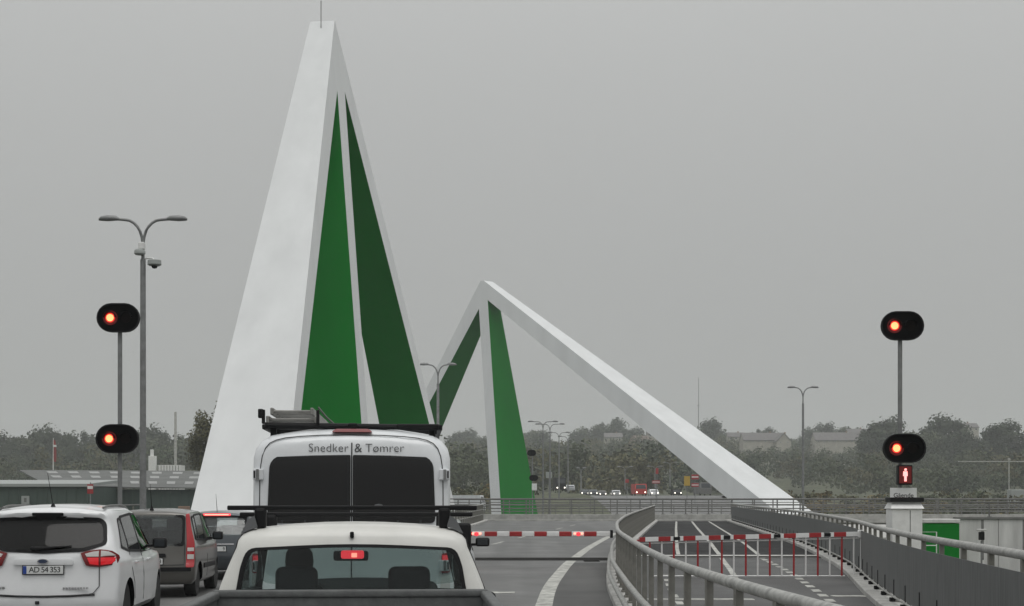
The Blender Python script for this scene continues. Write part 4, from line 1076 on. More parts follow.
vr = r
ld = thing('ladder', 'aluminium ladder lying on the left of the van\'s roof rack', 'ladder', tuple(vr.location), vr.rotation_euler.z)
for lay, (zz, x0, x1) in enumerate(((2.475, -.83, -.36), (2.555, -.79, -.40))):
    for xx in (x0, x1): obj('rail', MB().rbox((xx, 1.75, zz), (.03, 2.7, .07), .008), 'aluminium', ld)
    for i in range(10): obj('rung', MB().rbox(((x0 + x1) / 2, .48 + i * .28, zz), (x1 - x0, .035, .03), .006), 'aluminium', ld)
for xx in (-.87, -.34): obj('end_hook', MB().rbox((xx, .40, 2.50), (.03, .06, .14), .008), 'black_plastic', ld)
obj('end_hook', MB().rbox((-.895, .38, 2.53), (.05, .05, .09), .01), 'black_plastic', ld)
obj('strap', MB().tube([(-.34, .45, 2.60), (-.26, .46, 2.50), (-.18, .5, 2.43)], .010, 6), 'galv_dark', ld)

# --- white pickup in front
CY = 1.75
dcab = 9.37
sl = -.07
ang = math.atan(-sl)
cabx = (351.5 - CXP) / FPX * dcab
r = thing('pickup_truck', 'white pickup with grey load bed and black roof bars, nearest in our lane', 'pickup', (cabx - sl * CY, dcab - CY, 0), ang)
B = Body([(0, .885, 1.08, .735, 1.525), (.4, .89, 1.06, .73, 1.545), (.9, .87, 1.04, .70, 1.53), (1.15, .86, 1.03, .66, 1.45), (1.7, .83, 1.03, .56, 1.10), (2.0, .82, 1.02, .58, 1.04), (2.5, .77, .9, .52, .94), (2.75, .66, .65, .45, .7)],
         [(.2, .02), (.6, 0), (1.05, 0), (1.1, .01), (1.36, .06), (1.42, .075), (1.50, .12), (1.55, .22)], .05, .24, .12, .035, 2.75)
cab = thing('cab_tmp', None, None)
rwp = rpoly([(-.705, 1.075), (.705, 1.075), (.672, 1.26), (.635, 1.365), (0, 1.393), (-.635, 1.365), (-.672, 1.26)], [.05, .05, .02, .07, .3, .07, .02])
swp = [rpoly([(.22, 1.06), (1.45, 1.06), (.98, 1.40), (.25, 1.41)], .05)]
before = set(bpy.data.objects)
make_car(r, B, 'pickup_white', (.45, 1.60), rwp, swp, (1.02, 1.46, 1.66, 1.05, .60, .72), [(.75, 1.95, .29)], 'glass_pickup', 'glass_pickup', rear_frame=.012, cabin_sill=.45)
bl = obj('high_brake_lamp', MB().rbox((0, .17, 1.335), (.145, .05, .052), .012), 'brake_lit', r)
obj('lamp_cell', MB().rbox((.012, .142, 1.332), (.035, .006, .028), .002, 1), 'brake_core', bl)
obj('inner_mirror', MB().rbox((-.04, .98, 1.30), (.24, .03, .07), .015), 'black_plastic', r)
obj('washer_jet', MB().rbox((0, .085, 1.462), (.025, .04, .04), .008), 'black_plastic', r)
seat(r, -.36, .55, .32); seat(r, .36, .55, .32)
st = obj('steering_wheel', MB().lathe([(.17, -.012), (.19, 0), (.17, .012), (.155, 0)], Matrix.Translation((-.36, 1.15, .95)) @ Matrix.Rotation(radians(65), 4, 'X'), 24), 'black_plastic', r, smooth=50)
obj('dashboard', MB().rbox((0, 1.42, .88), (1.45, .4, .22), .06), 'interior', r)
mirrors(r, B, 1.30, .97, .79, 'black_plastic', .14, .12)
# load bed (behind the cab, negative y)
bedz, bw, th = 1.105, .865, .045
bd = obj('load_bed', MB().box((-bw, -CY + .05, .56), (bw, -.03, .62)), 'bed_grey', r)
for s in (-1, 1):
    obj('bed_side', MB().box((s * (bw - th) if s > 0 else -bw, -CY + .05, .62), (bw if s > 0 else -(bw - th), -.03, bedz - .04)), 'bed_grey', bd)
    obj('bed_rail', MB().rbox((s * (bw - .028), -CY / 2 + .01, bedz - .015), (.066, CY - .06, .05), .014, 3), 'bed_grey', bd, smooth=40)
    obj('lower_panel', MB().rbox((s * (bw - .012), -CY / 2 + .02, .47), (.03, CY - .08, .42), .01), 'pickup_white', bd)
obj('headboard', MB().box((-bw + th, -.075, .62), (bw - th, -.035, bedz - .03)), 'bed_grey', bd)
obj('headboard_rail', MB().rbox((0, -.055, bedz - .005), (1.70, .06, .05), .014, 3), 'bed_grey', bd, smooth=40)
obj('tailgate', MB().rbox((0, -CY + .03, .84), (1.66, .05, .44), .015), 'bed_grey', bd)
obj('rear_bumper', MB().rbox((0, -CY - .02, .42), (1.66, .12, .16), .03), 'black_plastic', r)
for s in (-1, 1):
    obj('tail_lamp', MB().rbox((s * .76, -CY, .84), (.12, .05, .34), .02), 'red_lens', r)
    wheel(r, s * .72, -.85, .29, .19, side=s)
# roof bars
for j, (y, z, xw) in enumerate(((.24, 1.632, .795), (1.0, 1.585, .80))):
    br = obj('roof_bar', MB().rbox((-.0, y, z), (xw * 2, .045, .030), .008), 'black_plastic', r)
    for s in (-1, 1):
        obj('bar_foot', MB().rbox((s * .585, y, z - .065), (.075, .09, .13), .02), 'black_plastic', br)
        wdg = [(s * .60, z - .12), (s * .705, z - .165), (s * .66, z - .075), (s * .62, z - .05)]
        obj('foot_cover', MB().prism(wdg, lambda a, b: (a, y - .07, b), lambda a, b: (a, y + .07, b)), 'grey_plastic', br)
bpy.data.objects.remove(cab)
# the cab group sits CY ahead of the rear bumper
shift = Vector((-sin(ang) * CY, cos(ang) * CY, 0))
r.location = Vector((cabx - sin(ang) * 0, dcab, 0))
pick = r
# driver
def person_in_seat(root_loc, rz, sx_, sy, sz):
    V = [(0, 0, .10), (0, -.03, .32), (0, -.06, .55), (0, -.05, .64), (0, -.03, .70), (0, -.01, .80),            # pelvis..head
         (-.17, -.06, .56), (-.24, .05, .38), (-.14, .34, .42), (-.10, .42, .45),
         (.17, -.06, .56), (.24, .05, .38), (.14, .34, .42), (.10, .42, .45),
         (-.10, .05, .09), (-.12, .46, .16), (-.12, .66, -.14), (-.12, .76, -.17),
         (.10, .05, .09), (.12, .46, .16), (.12, .66, -.14), (.12, .76, -.17)]
    Ed = [(0, 1), (1, 2), (2, 3), (3, 4), (4, 5), (2, 6), (6, 7), (7, 8), (8, 9), (2, 10), (10, 11), (11, 12), (12, 13), (0, 14), (14, 15), (15, 16), (16, 17), (0, 18), (18, 19), (19, 20), (20, 21)]
    R = [.15, .15, .15, .065, .075, .10, .075, .052, .04, .035, .075, .052, .04, .035, .09, .07, .05, .04, .09, .07, .05, .04]
    me = bpy.data.meshes.new('person'); me.from_pydata(V, Ed, [])
    o = bpy.data.objects.new('person', me); COL.objects.link(o)
    m = o.modifiers.new('s', 'SKIN'); 
    for sv, q in zip(me.skin_vertices[0].data, R): sv.radius = (q, q * .85 if q > .1 else q)
    me.skin_vertices[0].data[0].use_root = True
    o.modifiers.new('d', 'SUBSURF').levels = 2
    o.modifiers['d'].render_levels = 2
    dg = bpy.context.evaluated_depsgraph_get(); dg.update()
    m2 = bpy.data.meshes.new_from_object(o.evaluated_get(dg)); bpy.data.objects.remove(o)
    return m2
pm = person_in_seat(None, 0, 0, 0, 0)
c_, s_ = cos(ang), sin(ang)
loc = Vector((-.36, .53, .46)); wl = Vector((loc.x * c_ - loc.y * s_, loc.x * s_ + loc.y * c_, loc.z)) + r.location
pr = thing('person', 'dark-haired driver in a dark jacket seated at the left in the pickup', 'person', tuple(wl), ang)
bodyo = obj('body', pm, 'jacket', pr, smooth=60)
obj('face', MB().lathe([(.001, -.13), (.05, -.12), (.078, -.06), (.086, 0), (.085, .05), (.07, .09), (.03, .115), (.001, .12)], Matrix.Translation((0, .015, .79)) @ Matrix.Diagonal((.9, 1.08, 1, 1)), 18), 'skin', bodyo, smooth=60)
obj('hair', MB().lathe([(.001, -.11), (.06, -.10), (.092, -.04), (.098, .02), (.092, .075), (.07, .11), (.03, .13), (.001, .133)], Matrix.Translation((0, -.02, .80)) @ Matrix.Diagonal((.95, 1.0, 1, 1)), 18), 'hair', bodyo, smooth=60)

# ------------------------------------------------------------------ white quay building, green box, lantern at the right
qd = 56.0
X = lambda p, d: (p - CXP) / FPX * d
qw = thing('quay_wall', 'stained white concrete wall with a dark coping at the right edge', 'wall', (X(957, qd), qd, -1.6))
for i in range(6):
    obj('wall_panel', MB().box((i * 1.55 + .01, 0, 0), (i * 1.55 + 1.54, .3, 2.72)), 'concrete_white', qw)
    obj('rain_streak', MB().box((i * 1.55 + .9, -.004, 1.2), (i * 1.55 + 1.0, .01, 2.7)), 'concrete_dark', qw)
obj('coping', MB().box((-.05, -.05, 2.72), (9.4, .35, 2.80)), 'concrete_dark', qw)
railing('quay_railing', 'dark low railing on top of the stained white wall', 'railing', [(X(957, qd) + .5 + i * .5, qd + .15) for i in range(18)], lambda d: 1.2, [('handrail', .55, 0, .03), ('guard_rail', .3, 0, .02)], 1.5, .05, .05, .55, 'galv_dark', 'galv_dark')
gb = thing('equipment_box', 'bright green box beside the white cabinet, white-capped', 'box', (X(936.5, 54), 54, -1.6))
obj('body', MB().rbox((0, 0, 1.3), (1.24, 1.4, 2.6), .02), 'pylon_green', gb)
obj('cap', MB().rbox((0, 0, 2.68), (1.28, 1.46, .14), .02), 'concrete_white', gb)
gr = thing('guard_frame', 'thin white tubular guard frame in front of the green box', 'frame', (X(929, 50), 50, -1.6))
obj('frame', MB().tube([(-.35, 0, 0), (-.35, 0, 2.35), (.25, 0, 2.35), (.25, 0, 0)], .02, 8), 'white_paint', gr)
obj('cross_rail', MB().tube([(-.35, 0, 1.9), (.25, 0, 1.9)], .015, 8), 'white_paint', gr)
ln = thing('lantern', 'small black lantern on a post in front of the stained white wall', 'lantern', (X(981.5, 48), 48, -1.4))
obj('post', MB().tube([(0, 0, 0), (0, 0, 1.9)], .03, 8), 'galv', ln)
obj('lamp_housing', MB().rbox((0, 0, 2.06), (.16, .16, .26), .02), 'black_plastic', ln)
obj('roof', MB().rbox((0, 0, 2.25), (.26, .26, .06), .015), 'concrete_white', ln)
tag(obj('quay_slab', MB().box((14.5, 60, -1.5), (70, 100, .35)), 'concrete', None), None, kind='structure')
struct('quay_slab', MB().box((13.5, 42, -1.7), (40, 59, -1.25)), 'concrete')

# ------------------------------------------------------------------ far signal beyond the second pylon
t = thing('stop_signal', 'pair of unlit black oval signals on the far bank right of the green leg', 'signal', (X(532.5, 163), 163, .3), 0, 'red stop signals')
obj('pole', MB().tube([(0, 0, -4.5), (0, 0, 7.4)], .06, 8), 'galv', t)
signal_head(t, -.1, CAMH + (HYP - 453) / FPX * 163 - .3, lit=False, sc=.95)
signal_head(t, .12, CAMH + (HYP - 478) / FPX * 163 - .3, lit=False, sc=.95)
obj('cabinet', MB().rbox((.2, 0, CAMH + (HYP - 487) / FPX * 163 - .3), (.55, .5, .75), .03), 'white_paint', t)
tag(obj('bridge_pier', MB().lathe([(1.6, -7), (1.4, .28), (.001, .3)], Matrix.Translation((X(532.5, 163), 163, 0)), 24), 'concrete'), 'round concrete pier under the far black signals', 'pier')

# ------------------------------------------------------------------ far road and its traffic
frp = [(12, 186), (16, 220), (20, 255), (29, 300), (44, 350), (62, 410), (84, 480)]
mbr = MB()
for i in range(41):
    t_ = i / 40 * (len(frp) - 1); a = int(min(t_, len(frp) - 2)); q = t_ - a
    cx_, cy_ = [frp[a][k] * (1 - q) + frp[a + 1][k] * q for k in (0, 1)]
    for s in range(5):
        xx = cx_ - 6 + (s / 4 - .5) * (40 + 50 * max(0, 1 - (cy_ - 186) / 90))
        mbr.v.append((xx, cy_, terrain(cx_, cy_) + .45))
for i in range(40):
    for s in range(4):
        a = i * 5 + s; mbr.f.append((a, a + 1, a + 6, a + 5))
struct('road', mbr, 'asphalt_far')
def far_z(x, y): return terrain(x, y) + .45
def small_car(name, label, cat, xp, d, paint, L_=4.2, wd=1.75, ht=1.45, box=False, lights=True, rz=0.08):
    x = X(xp, d); t = thing(name, label, cat, (x, d, far_z(x, d)), rz, 'distant vehicles beyond the bridge')
    h2 = wd / 2
    if box:
        prof = [(0, .3), (0, ht * .55), (.35, ht), (L_, ht), (L_, .3)]
    else:
        prof = [(0, .3), (0, .75), (.9, .9), (1.5, ht), (3.1, ht), (3.9, .95), (L_, .85), (L_, .3)]
    rings = [[(s * h2 * k_, y, z) for y, z in prof] for s, k_ in ((-1, .93), (-1, 1), (1, 1), (1, .93))]
    rings[0] = [(-h2 * .9, y, z) for y, z in prof]; rings[3] = [(h2 * .9, y, z) for y, z in prof]
    obj('body', MB().loft([[( -h2, y, z) for y, z in prof], [(h2, y, z) for y, z in prof]]), paint, t)
    zt0, zt1, y0, y1 = (ht * .58, ht * .92, .02, .3) if box else (.95, ht * .95, .95, 1.45)
    obj('windscreen', MB().quad((-h2 * .85, y0 - .01, zt0), (h2 * .85, y0 - .01, zt0), (h2 * .8, y1 - .02, zt1), (-h2 * .8, y1 - .02, zt1)), 'dark_glass', t)
    for s in (-1, 1):
        if lights: obj('headlight', MB().lathe([(.001, 0), (.14, 0), (.14, .03), (.001, .03)], Matrix.Translation((s * h2 * .72, -.0, .66)) @ Matrix.Rotation(pi / 2, 4, 'X'), 10), 'headlight', t)
        for y in (.8, L_ - .8): obj('wheel', MB().lathe([(.001, -.1), (.31, -.1), (.31, .1), (.001, .1)], Matrix.Translation((s * (h2 - .08), y, .31)) @ Matrix.Rotation(pi / 2, 4, 'Y'), 12), 'rubber', t)
    return t
small_car('lorry', 'dark tall tractor unit with lit lamps, leftmost of the far queue', 'lorry', 561, 292, 'black_plastic', 6, 2.0, 2.6, True)
small_car('car', 'grey car right behind the dark tractor in the far queue', 'car', 571, 316, 'car_silver', lights=False)
small_car('car', 'dark slate car with bright headlights, third from the left in the far queue', 'car', 585, 332, 'car_slate')
small_car('car', 'dark car with bright headlights, fourth from the left in the far queue', 'car', 594, 324, 'car_slate')
small_car('car', 'grey car with headlights, fifth from the left in the far queue', 'car', 603, 341, 'car_grey')
small_car('car', 'pale car with headlights under the small red sign', 'car', 617, 334, 'car_silver')
small_car('van', 'red van with headlights in the far queue', 'van', 641, 292, 'truck_red', 5, 2.3, 2.3, True)
small_car('car', 'white car right of the red van in the far queue', 'car', 655, 319, 'car_white')
small_car('car', 'dark car at the right end of the far queue', 'car', 678, 319, 'black_plastic', wd=1.8)
small_car('van', 'white van parked left of the green leg, first from the left', 'van', 463, 212, 'van_white', 5, 2.0, 2.2, True, False, rz=1.35)
small_car('van', 'white van parked left of the green leg, next to the leg', 'van', 484, 210, 'van_white', 4.6, 2.0, 2.4, True, False, rz=1.35)
small_car('lorry', 'grey flatbed lorry under the white strut', 'lorry', 706, 297, 'galv_dark', 7, 2.2, 2.6, True, False)
def post_sign(name, label, cat, xp, yp, d, wd, ht, m, m2=None):
    x = X(xp, d); z = CAMH + (HYP - yp) / FPX * d; g_ = far_z(x, d)
    t = thing(name, label, cat, (x, d, g_))
    obj('post', MB().tube([(0, 0, -.3), (0, 0, z - g_ + ht / 2)], .06, 8), 'galv', t)
    f_ = obj('panel', MB().rbox((0, -.1, z - g_), (wd, .06, ht), .02), m, t)
    if m2: obj('stripe', MB().box((-wd / 2 + .05, -.138, z - g_ - ht * .12), (wd / 2 - .05, -.131, z - g_ + ht * .12)), m2, f_)
post_sign('road_sign', 'small red sign on a post above the far queue', 'sign', 627, 481, 262, .6, .6, 'red_paint')
post_sign('road_sign', 'tall red signal post right of the red van', 'sign', 657, 471, 258, .45, 1.0, 'red_paint')
post_sign('road_sign', 'low red sign board below the tall red signal post', 'sign', 656, 482, 250, 1.3, .5, 'red_paint', 'white_paint')
post_sign('road_sign', 'yellow board beside the red stand under the strut', 'sign', 687, 481, 250, 1.0, 1.6, 'sign_yellow')
post_sign('road_sign', 'red and white stand under the white strut', 'sign', 695, 477, 248, 1.2, .8, 'red_paint', 'white_paint')
post_sign('road_sign', 'lower red panel of the stand under the white strut', 'sign', 695, 485, 246, 1.2, .6, 'red_paint', 'white_paint')
post_sign('road_sign', 'pale twin sign among the trees right of the green leg', 'sign', 549, 475, 240, 1.0, 1.0, 'trim_pale')

# ------------------------------------------------------------------ green shed on the left, with its signs
sh = thing('shed', 'long dark green shed with a shallow grey roof behind the left queue', 'shed', (-62, 150, -.3))
def W(xp, yp, d): p = px(xp, yp, d); return (p.x + 62, p.y - 150, p.z + .3)
# main hall: eave along d=150, ridge along d=188
e0, e1 = px(60, 487.5, 150), px(215, 489, 150); k0, k1 = px(32, 471, 186), px(230, 472, 186)
obj('wall', MB().box((e0.x + 62 - 8, .2, 0), (e1.x + 62, 36, e0.z + .1)), 'shed_green', sh)
def roofp(u, v, off): 
    a = e0.lerp(e1, u); b = k0.lerp(k1, u); p = a.lerp(b, v); return (p.x + 62, p.y - 150.3, p.z + .3 + off)
rf = obj('roof', patch([(-.06, 0), (1, 0), (1, 1), (-.06, 1)], roofp, .12, rows=2, cols=2), 'shed_roof', sh)
for j in range(3):
    for i in range(9):
        u = (i + .35 + .12 * j) / 9.2; v = (.16, .47, .76)[j]
        obj('roof_light', patch([(u, v), (u + .05, v), (u + .05, v + .13), (u, v + .13)], roofp, .16, rows=1, cols=1), 'skylight', rf)
n0 = px(-40, 484, 140); n1 = px(88, 484, 140)
wg = obj('front_wing', MB().box((n0.x + 62, -10, 0), (n1.x + 62, .15, n0.z + .3 - .25)), 'shed_green', sh)
obj('eaves_band', MB().loft([[(n0.x + 61.8, -10.3, n0.z + .05), (n1.x + 62.2, -10.3, n0.z + .05), (n1.x + 62.2, -10.3, n0.z + .32), (n0.x + 61.8, -10.3, n0.z + .32)], [(n0.x + 61.8, .4, n0.z + .55), (n1.x + 62.2, .4, n0.z + .55), (n1.x + 62.2, .4, n0.z + .85), (n0.x + 61.8, .4, n0.z + .85)]]), 'trim_pale', wg)
for i in range(14): obj('cladding_rib', MB().box((n0.x + 62 + .9 * i, -10.05, 0), (n0.x + 62.06 + .9 * i, -10.0, n0.z)), 'shed_green', wg)
for i in range(16): obj('cladding_rib', MB().box((n1.x + 62.6 + .95 * i, .14, 0), (n1.x + 62.66 + .95 * i, .2, e0.z)), 'shed_green', sh)
s0 = px(24, 500, 139.4)
nb_ = thing('notice_board', 'small pale notice on the green shed wall above the white car', 'sign', (s0.x, 139.8, s0.z))
obj('panel', MB().rbox((0, 0, 0), (.75, .06, .75), .02), 'trim_pale', nb_)
obj('print', MB().box((-.12, -.035, -.2), (.12, -.031, .2)), 'galv_dark', nb_)
s0 = px(90.5, 489, 135)
rs = thing('road_sign', 'red and white sign on a post at the corner of the green shed', 'sign', (s0.x, 135, -.3))
obj('post', MB().tube([(0, 0, 0), (0, 0, s0.z + .9)], .05, 8), 'galv', rs)
pn = obj('panel', MB().rbox((0, -.08, s0.z + .3), (.55, .05, .85), .02), 'red_paint', rs)
obj('white_band', MB().box((-.24, -.113, s0.z + .3), (.24, -.106, s0.z + .58)), 'white_paint', pn)
s0 = px(184, 502, 130)
tag(obj('crate', MB().rbox((s0.x, 130, .6), (.9, .7, 1.9), .03), 'house_brick'), 'low reddish crate at the foot of the tall pylon beside the shed', 'crate')
# flagpole
f0 = px(53, 472, 250); f1 = px(53.5, 438, 250)
fp = thing('flagpole', 'white flagpole with a limp red and white flag behind the shed', 'flagpole', (f0.x, 250, terrain(f0.x, 250)))
gz = fp.location.z
obj('pole', MB().tube([(0, 0, 0), (.05, 0, f1.z - gz)], [.12, .05], 8), 'white_paint', fp)
fl = MB(); rings = []
for i in range(9):
    q = i / 8; z_ = f1.z - gz - .3 - q * 3.6; wd = .25 + .25 * sin(q * 2.6)
    rings.append([(.1, -.02, z_), (.1 + wd * .5, -.1 * sin(q * 5), z_ - .05), (.1 + wd, .06 * cos(q * 6), z_ - .12), (.1 + wd, .08 * cos(q * 6), z_ - .12), (.1 + wd * .5, -.06 * sin(q * 5), z_ - .05), (.1, .02, z_)])
fo = obj('flag', fl.loft(rings), 'flag_red', fp, smooth=50)
obj('flag_cross', MB().box((.08, -.16, f1.z - gz - 1.5), (.55, .12, f1.z - gz - 1.15)), 'white_paint', fo)
# chimney, white tower, low white wall
c1 = px(175.5, 412, 375); tag(obj('chimney', MB().tube([(c1.x, 375, terrain(c1.x, 375) - 2), (c1.x, 375, c1.z)], [.42, .30], 12), 'concrete'), 'thin pale factory chimney rising over the left wood', 'chimney')
t0 = px(152.5, 449, 300); tw = thing('silo_tower', 'small white tower with a stepped top behind the shed', 'tower', (t0.x, 300, terrain(t0.x, 300)))
obj('shaft', MB().rbox((0, 0, (px(0, 456, 300).z - tw.location.z) / 2), (1.35, 1.35, px(0, 456, 300).z - tw.location.z), .04), 'white_paint', tw)
obj('cap', MB().rbox((-.1, 0, px(0, 453, 300).z - tw.location.z), (.6, .6, 1.4), .04), 'white_paint', tw)
t0 = px(169, 468, 300); lb = thing('low_building', 'low white ribbed building behind the shed beside the small tower', 'building', (t0.x, 300, terrain(t0.x, 300)))
hh = px(0, 465, 300).z - lb.location.z
obj('wall', MB().box((-2.3, 0, 0), (2.3, 4, hh)), 'white_paint', lb)
for i in range(8): obj('wall_rib', MB().box((-2.2 + i * .58, -.06, 0), (-2.1 + i * .58, -.001, hh - .1)), 'concrete_dark', lb)

# ------------------------------------------------------------------ houses on the right-hand hillside
def house(label, xp, yp, d, wd, dp, hw, hr, wall='house_wall', roof='house_roof', gable=False, rz=0.0):
    p = px(xp, yp, d); g_ = terrain(p.x, d)
    t = thing('house', label, 'house', (p.x, d, p.z), rz)
    a, b = wd / 2, dp / 2
    if gable: prof = [(-a, -12), (a, -12), (a, hw), (0, hw + hr), (-a, hw)]; fn0, fn1 = (lambda u, v: (u, -b, v)), (lambda u, v: (u, b, v))
    else: prof = [(-b, -12), (b, -12), (b, hw), (0, hw + hr), (-b, hw)]; fn0, fn1 = (lambda u, v: (-a, u, v)), (lambda u, v: (a, u, v))
    obj('wall', MB().prism(prof, fn0, fn1), wall, t)
    rf = MB()
    if gable:
        for s in (-1, 1): rf.loft([[(s * (a + .4), y, hw - .25), (0, y, hw + hr + .06), (0, y, hw + hr + .3), (s * (a + .5), y, hw - .02)] for y in (-b - .4, b + .4)])
    else:
        for s in (-1, 1): rf.loft([[(x, s * (b + .4), hw - .25), (x, 0, hw + hr + .06), (x, 0, hw + hr + .3), (x, s * (b + .5), hw - .02)] for x in (-a - .3, a + .3)])
    ro = obj('roof', rf, roof, t)
    obj('chimney', MB().box((a * .3, -.4, hw + hr * .5), (a * .3 + .7, .4, hw + hr + 1.0)), 'house_brick', ro)
    n = max(2, int(wd / 3))
    for i in range(n):
        x = -a + (i + .5) * wd / n
        w_ = obj('window', MB().box((x - .6, -b - .05, hw * .35), (x + .6, -b - .01, hw * .8)), 'white_paint', t)
        obj('pane', MB().box((x - .5, -b - .07, hw * .35 + .1), (x + .5, -b - .052, hw * .8 - .1)), 'dark_glass', w_)
house('long grey-roofed house on the slope right of the white strut', 763, 443, 800, 23, 14, 1.2, 4.0)
house('gabled house with a pale front at the right end of the long roof', 782, 444, 790, 7.6, 12, 1.1, 4.2, gable=True)
house('low wide grey roof half hidden by trees right of the lone street lamp', 838, 443, 810, 27, 14, 1.2, 4.2)
house('pale gabled house high in the wood left of the white strut', 613, 440, 930, 11, 10, 1.5, 2.6, 'house_wall', 'house_roof')
house('reddish roofed house in the wood above the far queue', 640, 443, 900, 10, 10, 1.5, 2.6, 'house_brick', 'house_roof_red', rz=.5)
house('pale house among trees at the far right skyline', 963, 432, 860, 15, 10, 2.4, 2.4)
house('pale house wall showing behind the right stop signal', 857, 437, 860, 12, 10, 2.4, 2.0)
house('small pale cottage low on the slope left of the lone street lamp', 735, 441, 860, 9, 8, 2.2, 2.4)
house('pale house peeping out of the wood above the red van', 655, 438, 940, 10, 9, 2.4, 2.6)
# radio mast
m0 = px(698.5, 378, 1500); rm_ = thing('radio_mast', 'very faint thin radio mast on the skyline right of the strut', 'mast', (m0.x, 1500, terrain(m0.x, 1500)))
mh = m0.z - rm_.location.z
obj('shaft', MB().tube([(0, 0, 0), (0, 0, mh)], [.55, .3], 6), 'galv', rm_)
for q in (.35, .65): obj('stay_ring', MB().lathe([(.8, 0), (1.3, 0), (1.3, .8), (.8, .8)], Matrix.Translation((0, 0, mh * q)), 8), 'galv', rm_)
# white pipe gantry at the right
g0_ = px(958, 461.5, 330); g1_ = px(1062, 461.5, 330)
pg = thing('pipe_gantry', 'thin white horizontal boom on posts before the right-hand trees', 'gantry', (px(1009, 0, 330).x, 330, terrain(px(1009, 0, 330).x, 330)))
gz = pg.location.z; ox = pg.location.x
obj('boom', MB().tube([(g0_.x - ox, 0, g0_.z - gz), (g1_.x - ox, 0, g1_.z - gz)], .09, 8), 'concrete', pg)
obj('post', MB().tube([(0, 0, 0), (0, 0, g0_.z - gz + .6)], .12, 8), 'concrete', pg)
obj('counterweight', MB().rbox((0, 0, g0_.z - gz + .5), (.5, .4, .5), .05), 'concrete', pg)
tag(obj('hut', MB().rbox((px(1016, 0, 230).x, 230, terrain(170, 230) + 2.2), (2.2, 2, 3.2), .1), 'trim_pale'), 'tiny pale hut on the grass at the right edge', 'hut')

# ------------------------------------------------------------------ trees
def crown_mesh(seed, R, nb, nl, leaf, flat=.75, upright=False):
    rnd = random.Random(seed); mb = MB()
    bl = []
    for i in range(nb):
        while True:
            p = Vector((rnd.uniform(-1, 1), rnd.uniform(-1, 1), rnd.uniform(-1, 1)))
            if .25 < p.length < .86: break
        q = rnd.uniform(.26, .46)
        bl.append((Vector((p.x * R[0], p.y * R[1], p.z * R[2])), q))
    for i in range(nl):
        c, q = bl[rnd.randrange(nb)]
        while True:
            dv = Vector((rnd.gauss(0, 1), rnd.gauss(0, 1), rnd.gauss(0, 1)))
            if dv.length > .1: break
        dv.normalize()
        rr = rnd.uniform(.45, 1.04)
        pos = c + Vector((dv.x * R[0], dv.y * R[1], dv.z * R[2])) * q * rr
        nrm = (dv + Vector((rnd.gauss(0, .5), rnd.gauss(0, .5), rnd.gauss(0.3, .5)))).normalized()
        a = nrm.orthogonal().normalized(); b = nrm.cross(a)
        t = rnd.uniform(0, 2 * pi); a, b = a * cos(t) + b * sin(t), b * cos(t) - a * sin(t)
        s = leaf * rnd.uniform(.6, 1.35)
        n = len(mb.v)
        mb.v += [tuple(pos + a * s), tuple(pos + b * s * .8), tuple(pos - a * s), tuple(pos - b * s * .8)]
        mb.f.append((n, n + 1, n + 2, n + 3))
    return mb
def trunk_mb(h, r, R, seed):
    rnd = random.Random(seed); m = MB().tube([(0, 0, -1.5), (.05, 0, h * .5), (-.05, .05, h)], [r, r * .75, r * .4], 8)
    for i in range(5):
        a = rnd.uniform(0, 6.28); z = h * rnd.uniform(.45, .85)
        m.tube([(0, 0, z), (cos(a) * R * .35, sin(a) * R * .35, z + R * .35), (cos(a) * R * .6, sin(a) * R * .6, z + R * .8)], [r * .4, r * .25, r * .08], 6)
    return m
PROT = []
specs = [(11, (4.6, 4.4, 4.9), 34, 4200, .27, 'leaf_dark'), (12, (5.2, 5.0, 4.4), 36, 4600, .28, 'leaf_mid'), (13, (3.6, 3.6, 5.8), 30, 4000, .26, 'leaf_dark'),
         (14, (3.4, 3.3, 4.9), 40, 9000, .14, 'leaf_olive'), (15, (5.6, 5.2, 5.0), 38, 5000, .29, 'leaf_dark'), (16, (3.4, 3.2, 4.6), 28, 3600, .25, 'leaf_autumn')]
for i, (sd_, R, nb, nl, lf, m_) in enumerate(specs):
    cme = crown_mesh(sd_, R, nb, nl, lf).mesh('crown', False); cme.materials.append(MATS[m_])
    tme = trunk_mb(R[2] * 1.5, .28, R[0], sd_).mesh('trunk'); tme.materials.append(MATS['bark'])
    PROT.append((cme, tme, R))
def tree(label, xp, ytop, d, k, sc=1.0, group=None, sx_=1.0):
    cme, tme, R = PROT[k]
    p = px(xp, ytop, d); g_ = terrain(p.x, d)
    H = max(4.0, p.z - g_)
    s = H / (R[2] * 2.75)
    t = thing('tree', label, 'tree', (p.x, d, g_), random.uniform(0, 6.28), group)
    t.scale = (s * sc * sx_, s * sc * sx_, s)
    c = bpy.data.objects.new('crown', cme); COL.objects.link(c); c.parent = t; c.location = (0, 0, R[2] * 1.78)
    q = bpy.data.objects.new('trunk', tme); COL.objects.link(q); q.parent = t
    return t
ORD = ['first', 'second', 'third', 'fourth', 'fifth', 'sixth', 'seventh', 'eighth', 'ninth', 'tenth', 'eleventh', 'twelfth', 'thirteenth', 'fourteenth', 'fifteenth', 'sixteenth']
tree('olive autumn tree rising behind the left edge of the tall pylon', 214, 402, 200, 3, 1.0, sx_=.95)
rowA = [(-4, 434, 0), (12, 437, 2), (26, 432, 1), (41, 428, 4), (58, 430, 2), (72, 435, 0), (83, 429, 2), (100, 434, 1), (150, 428, 4), (133, 433, 0), (166, 432, 1), (184, 437, 0)]
for i, (x, y, k) in enumerate(sorted(rowA)):
    tree(f'hazy dark tree in the wood behind the shed, {ORD[i]} from the left edge', x, y, 600 + 50 * random.random(), k, .95, 'trees behind the shed')
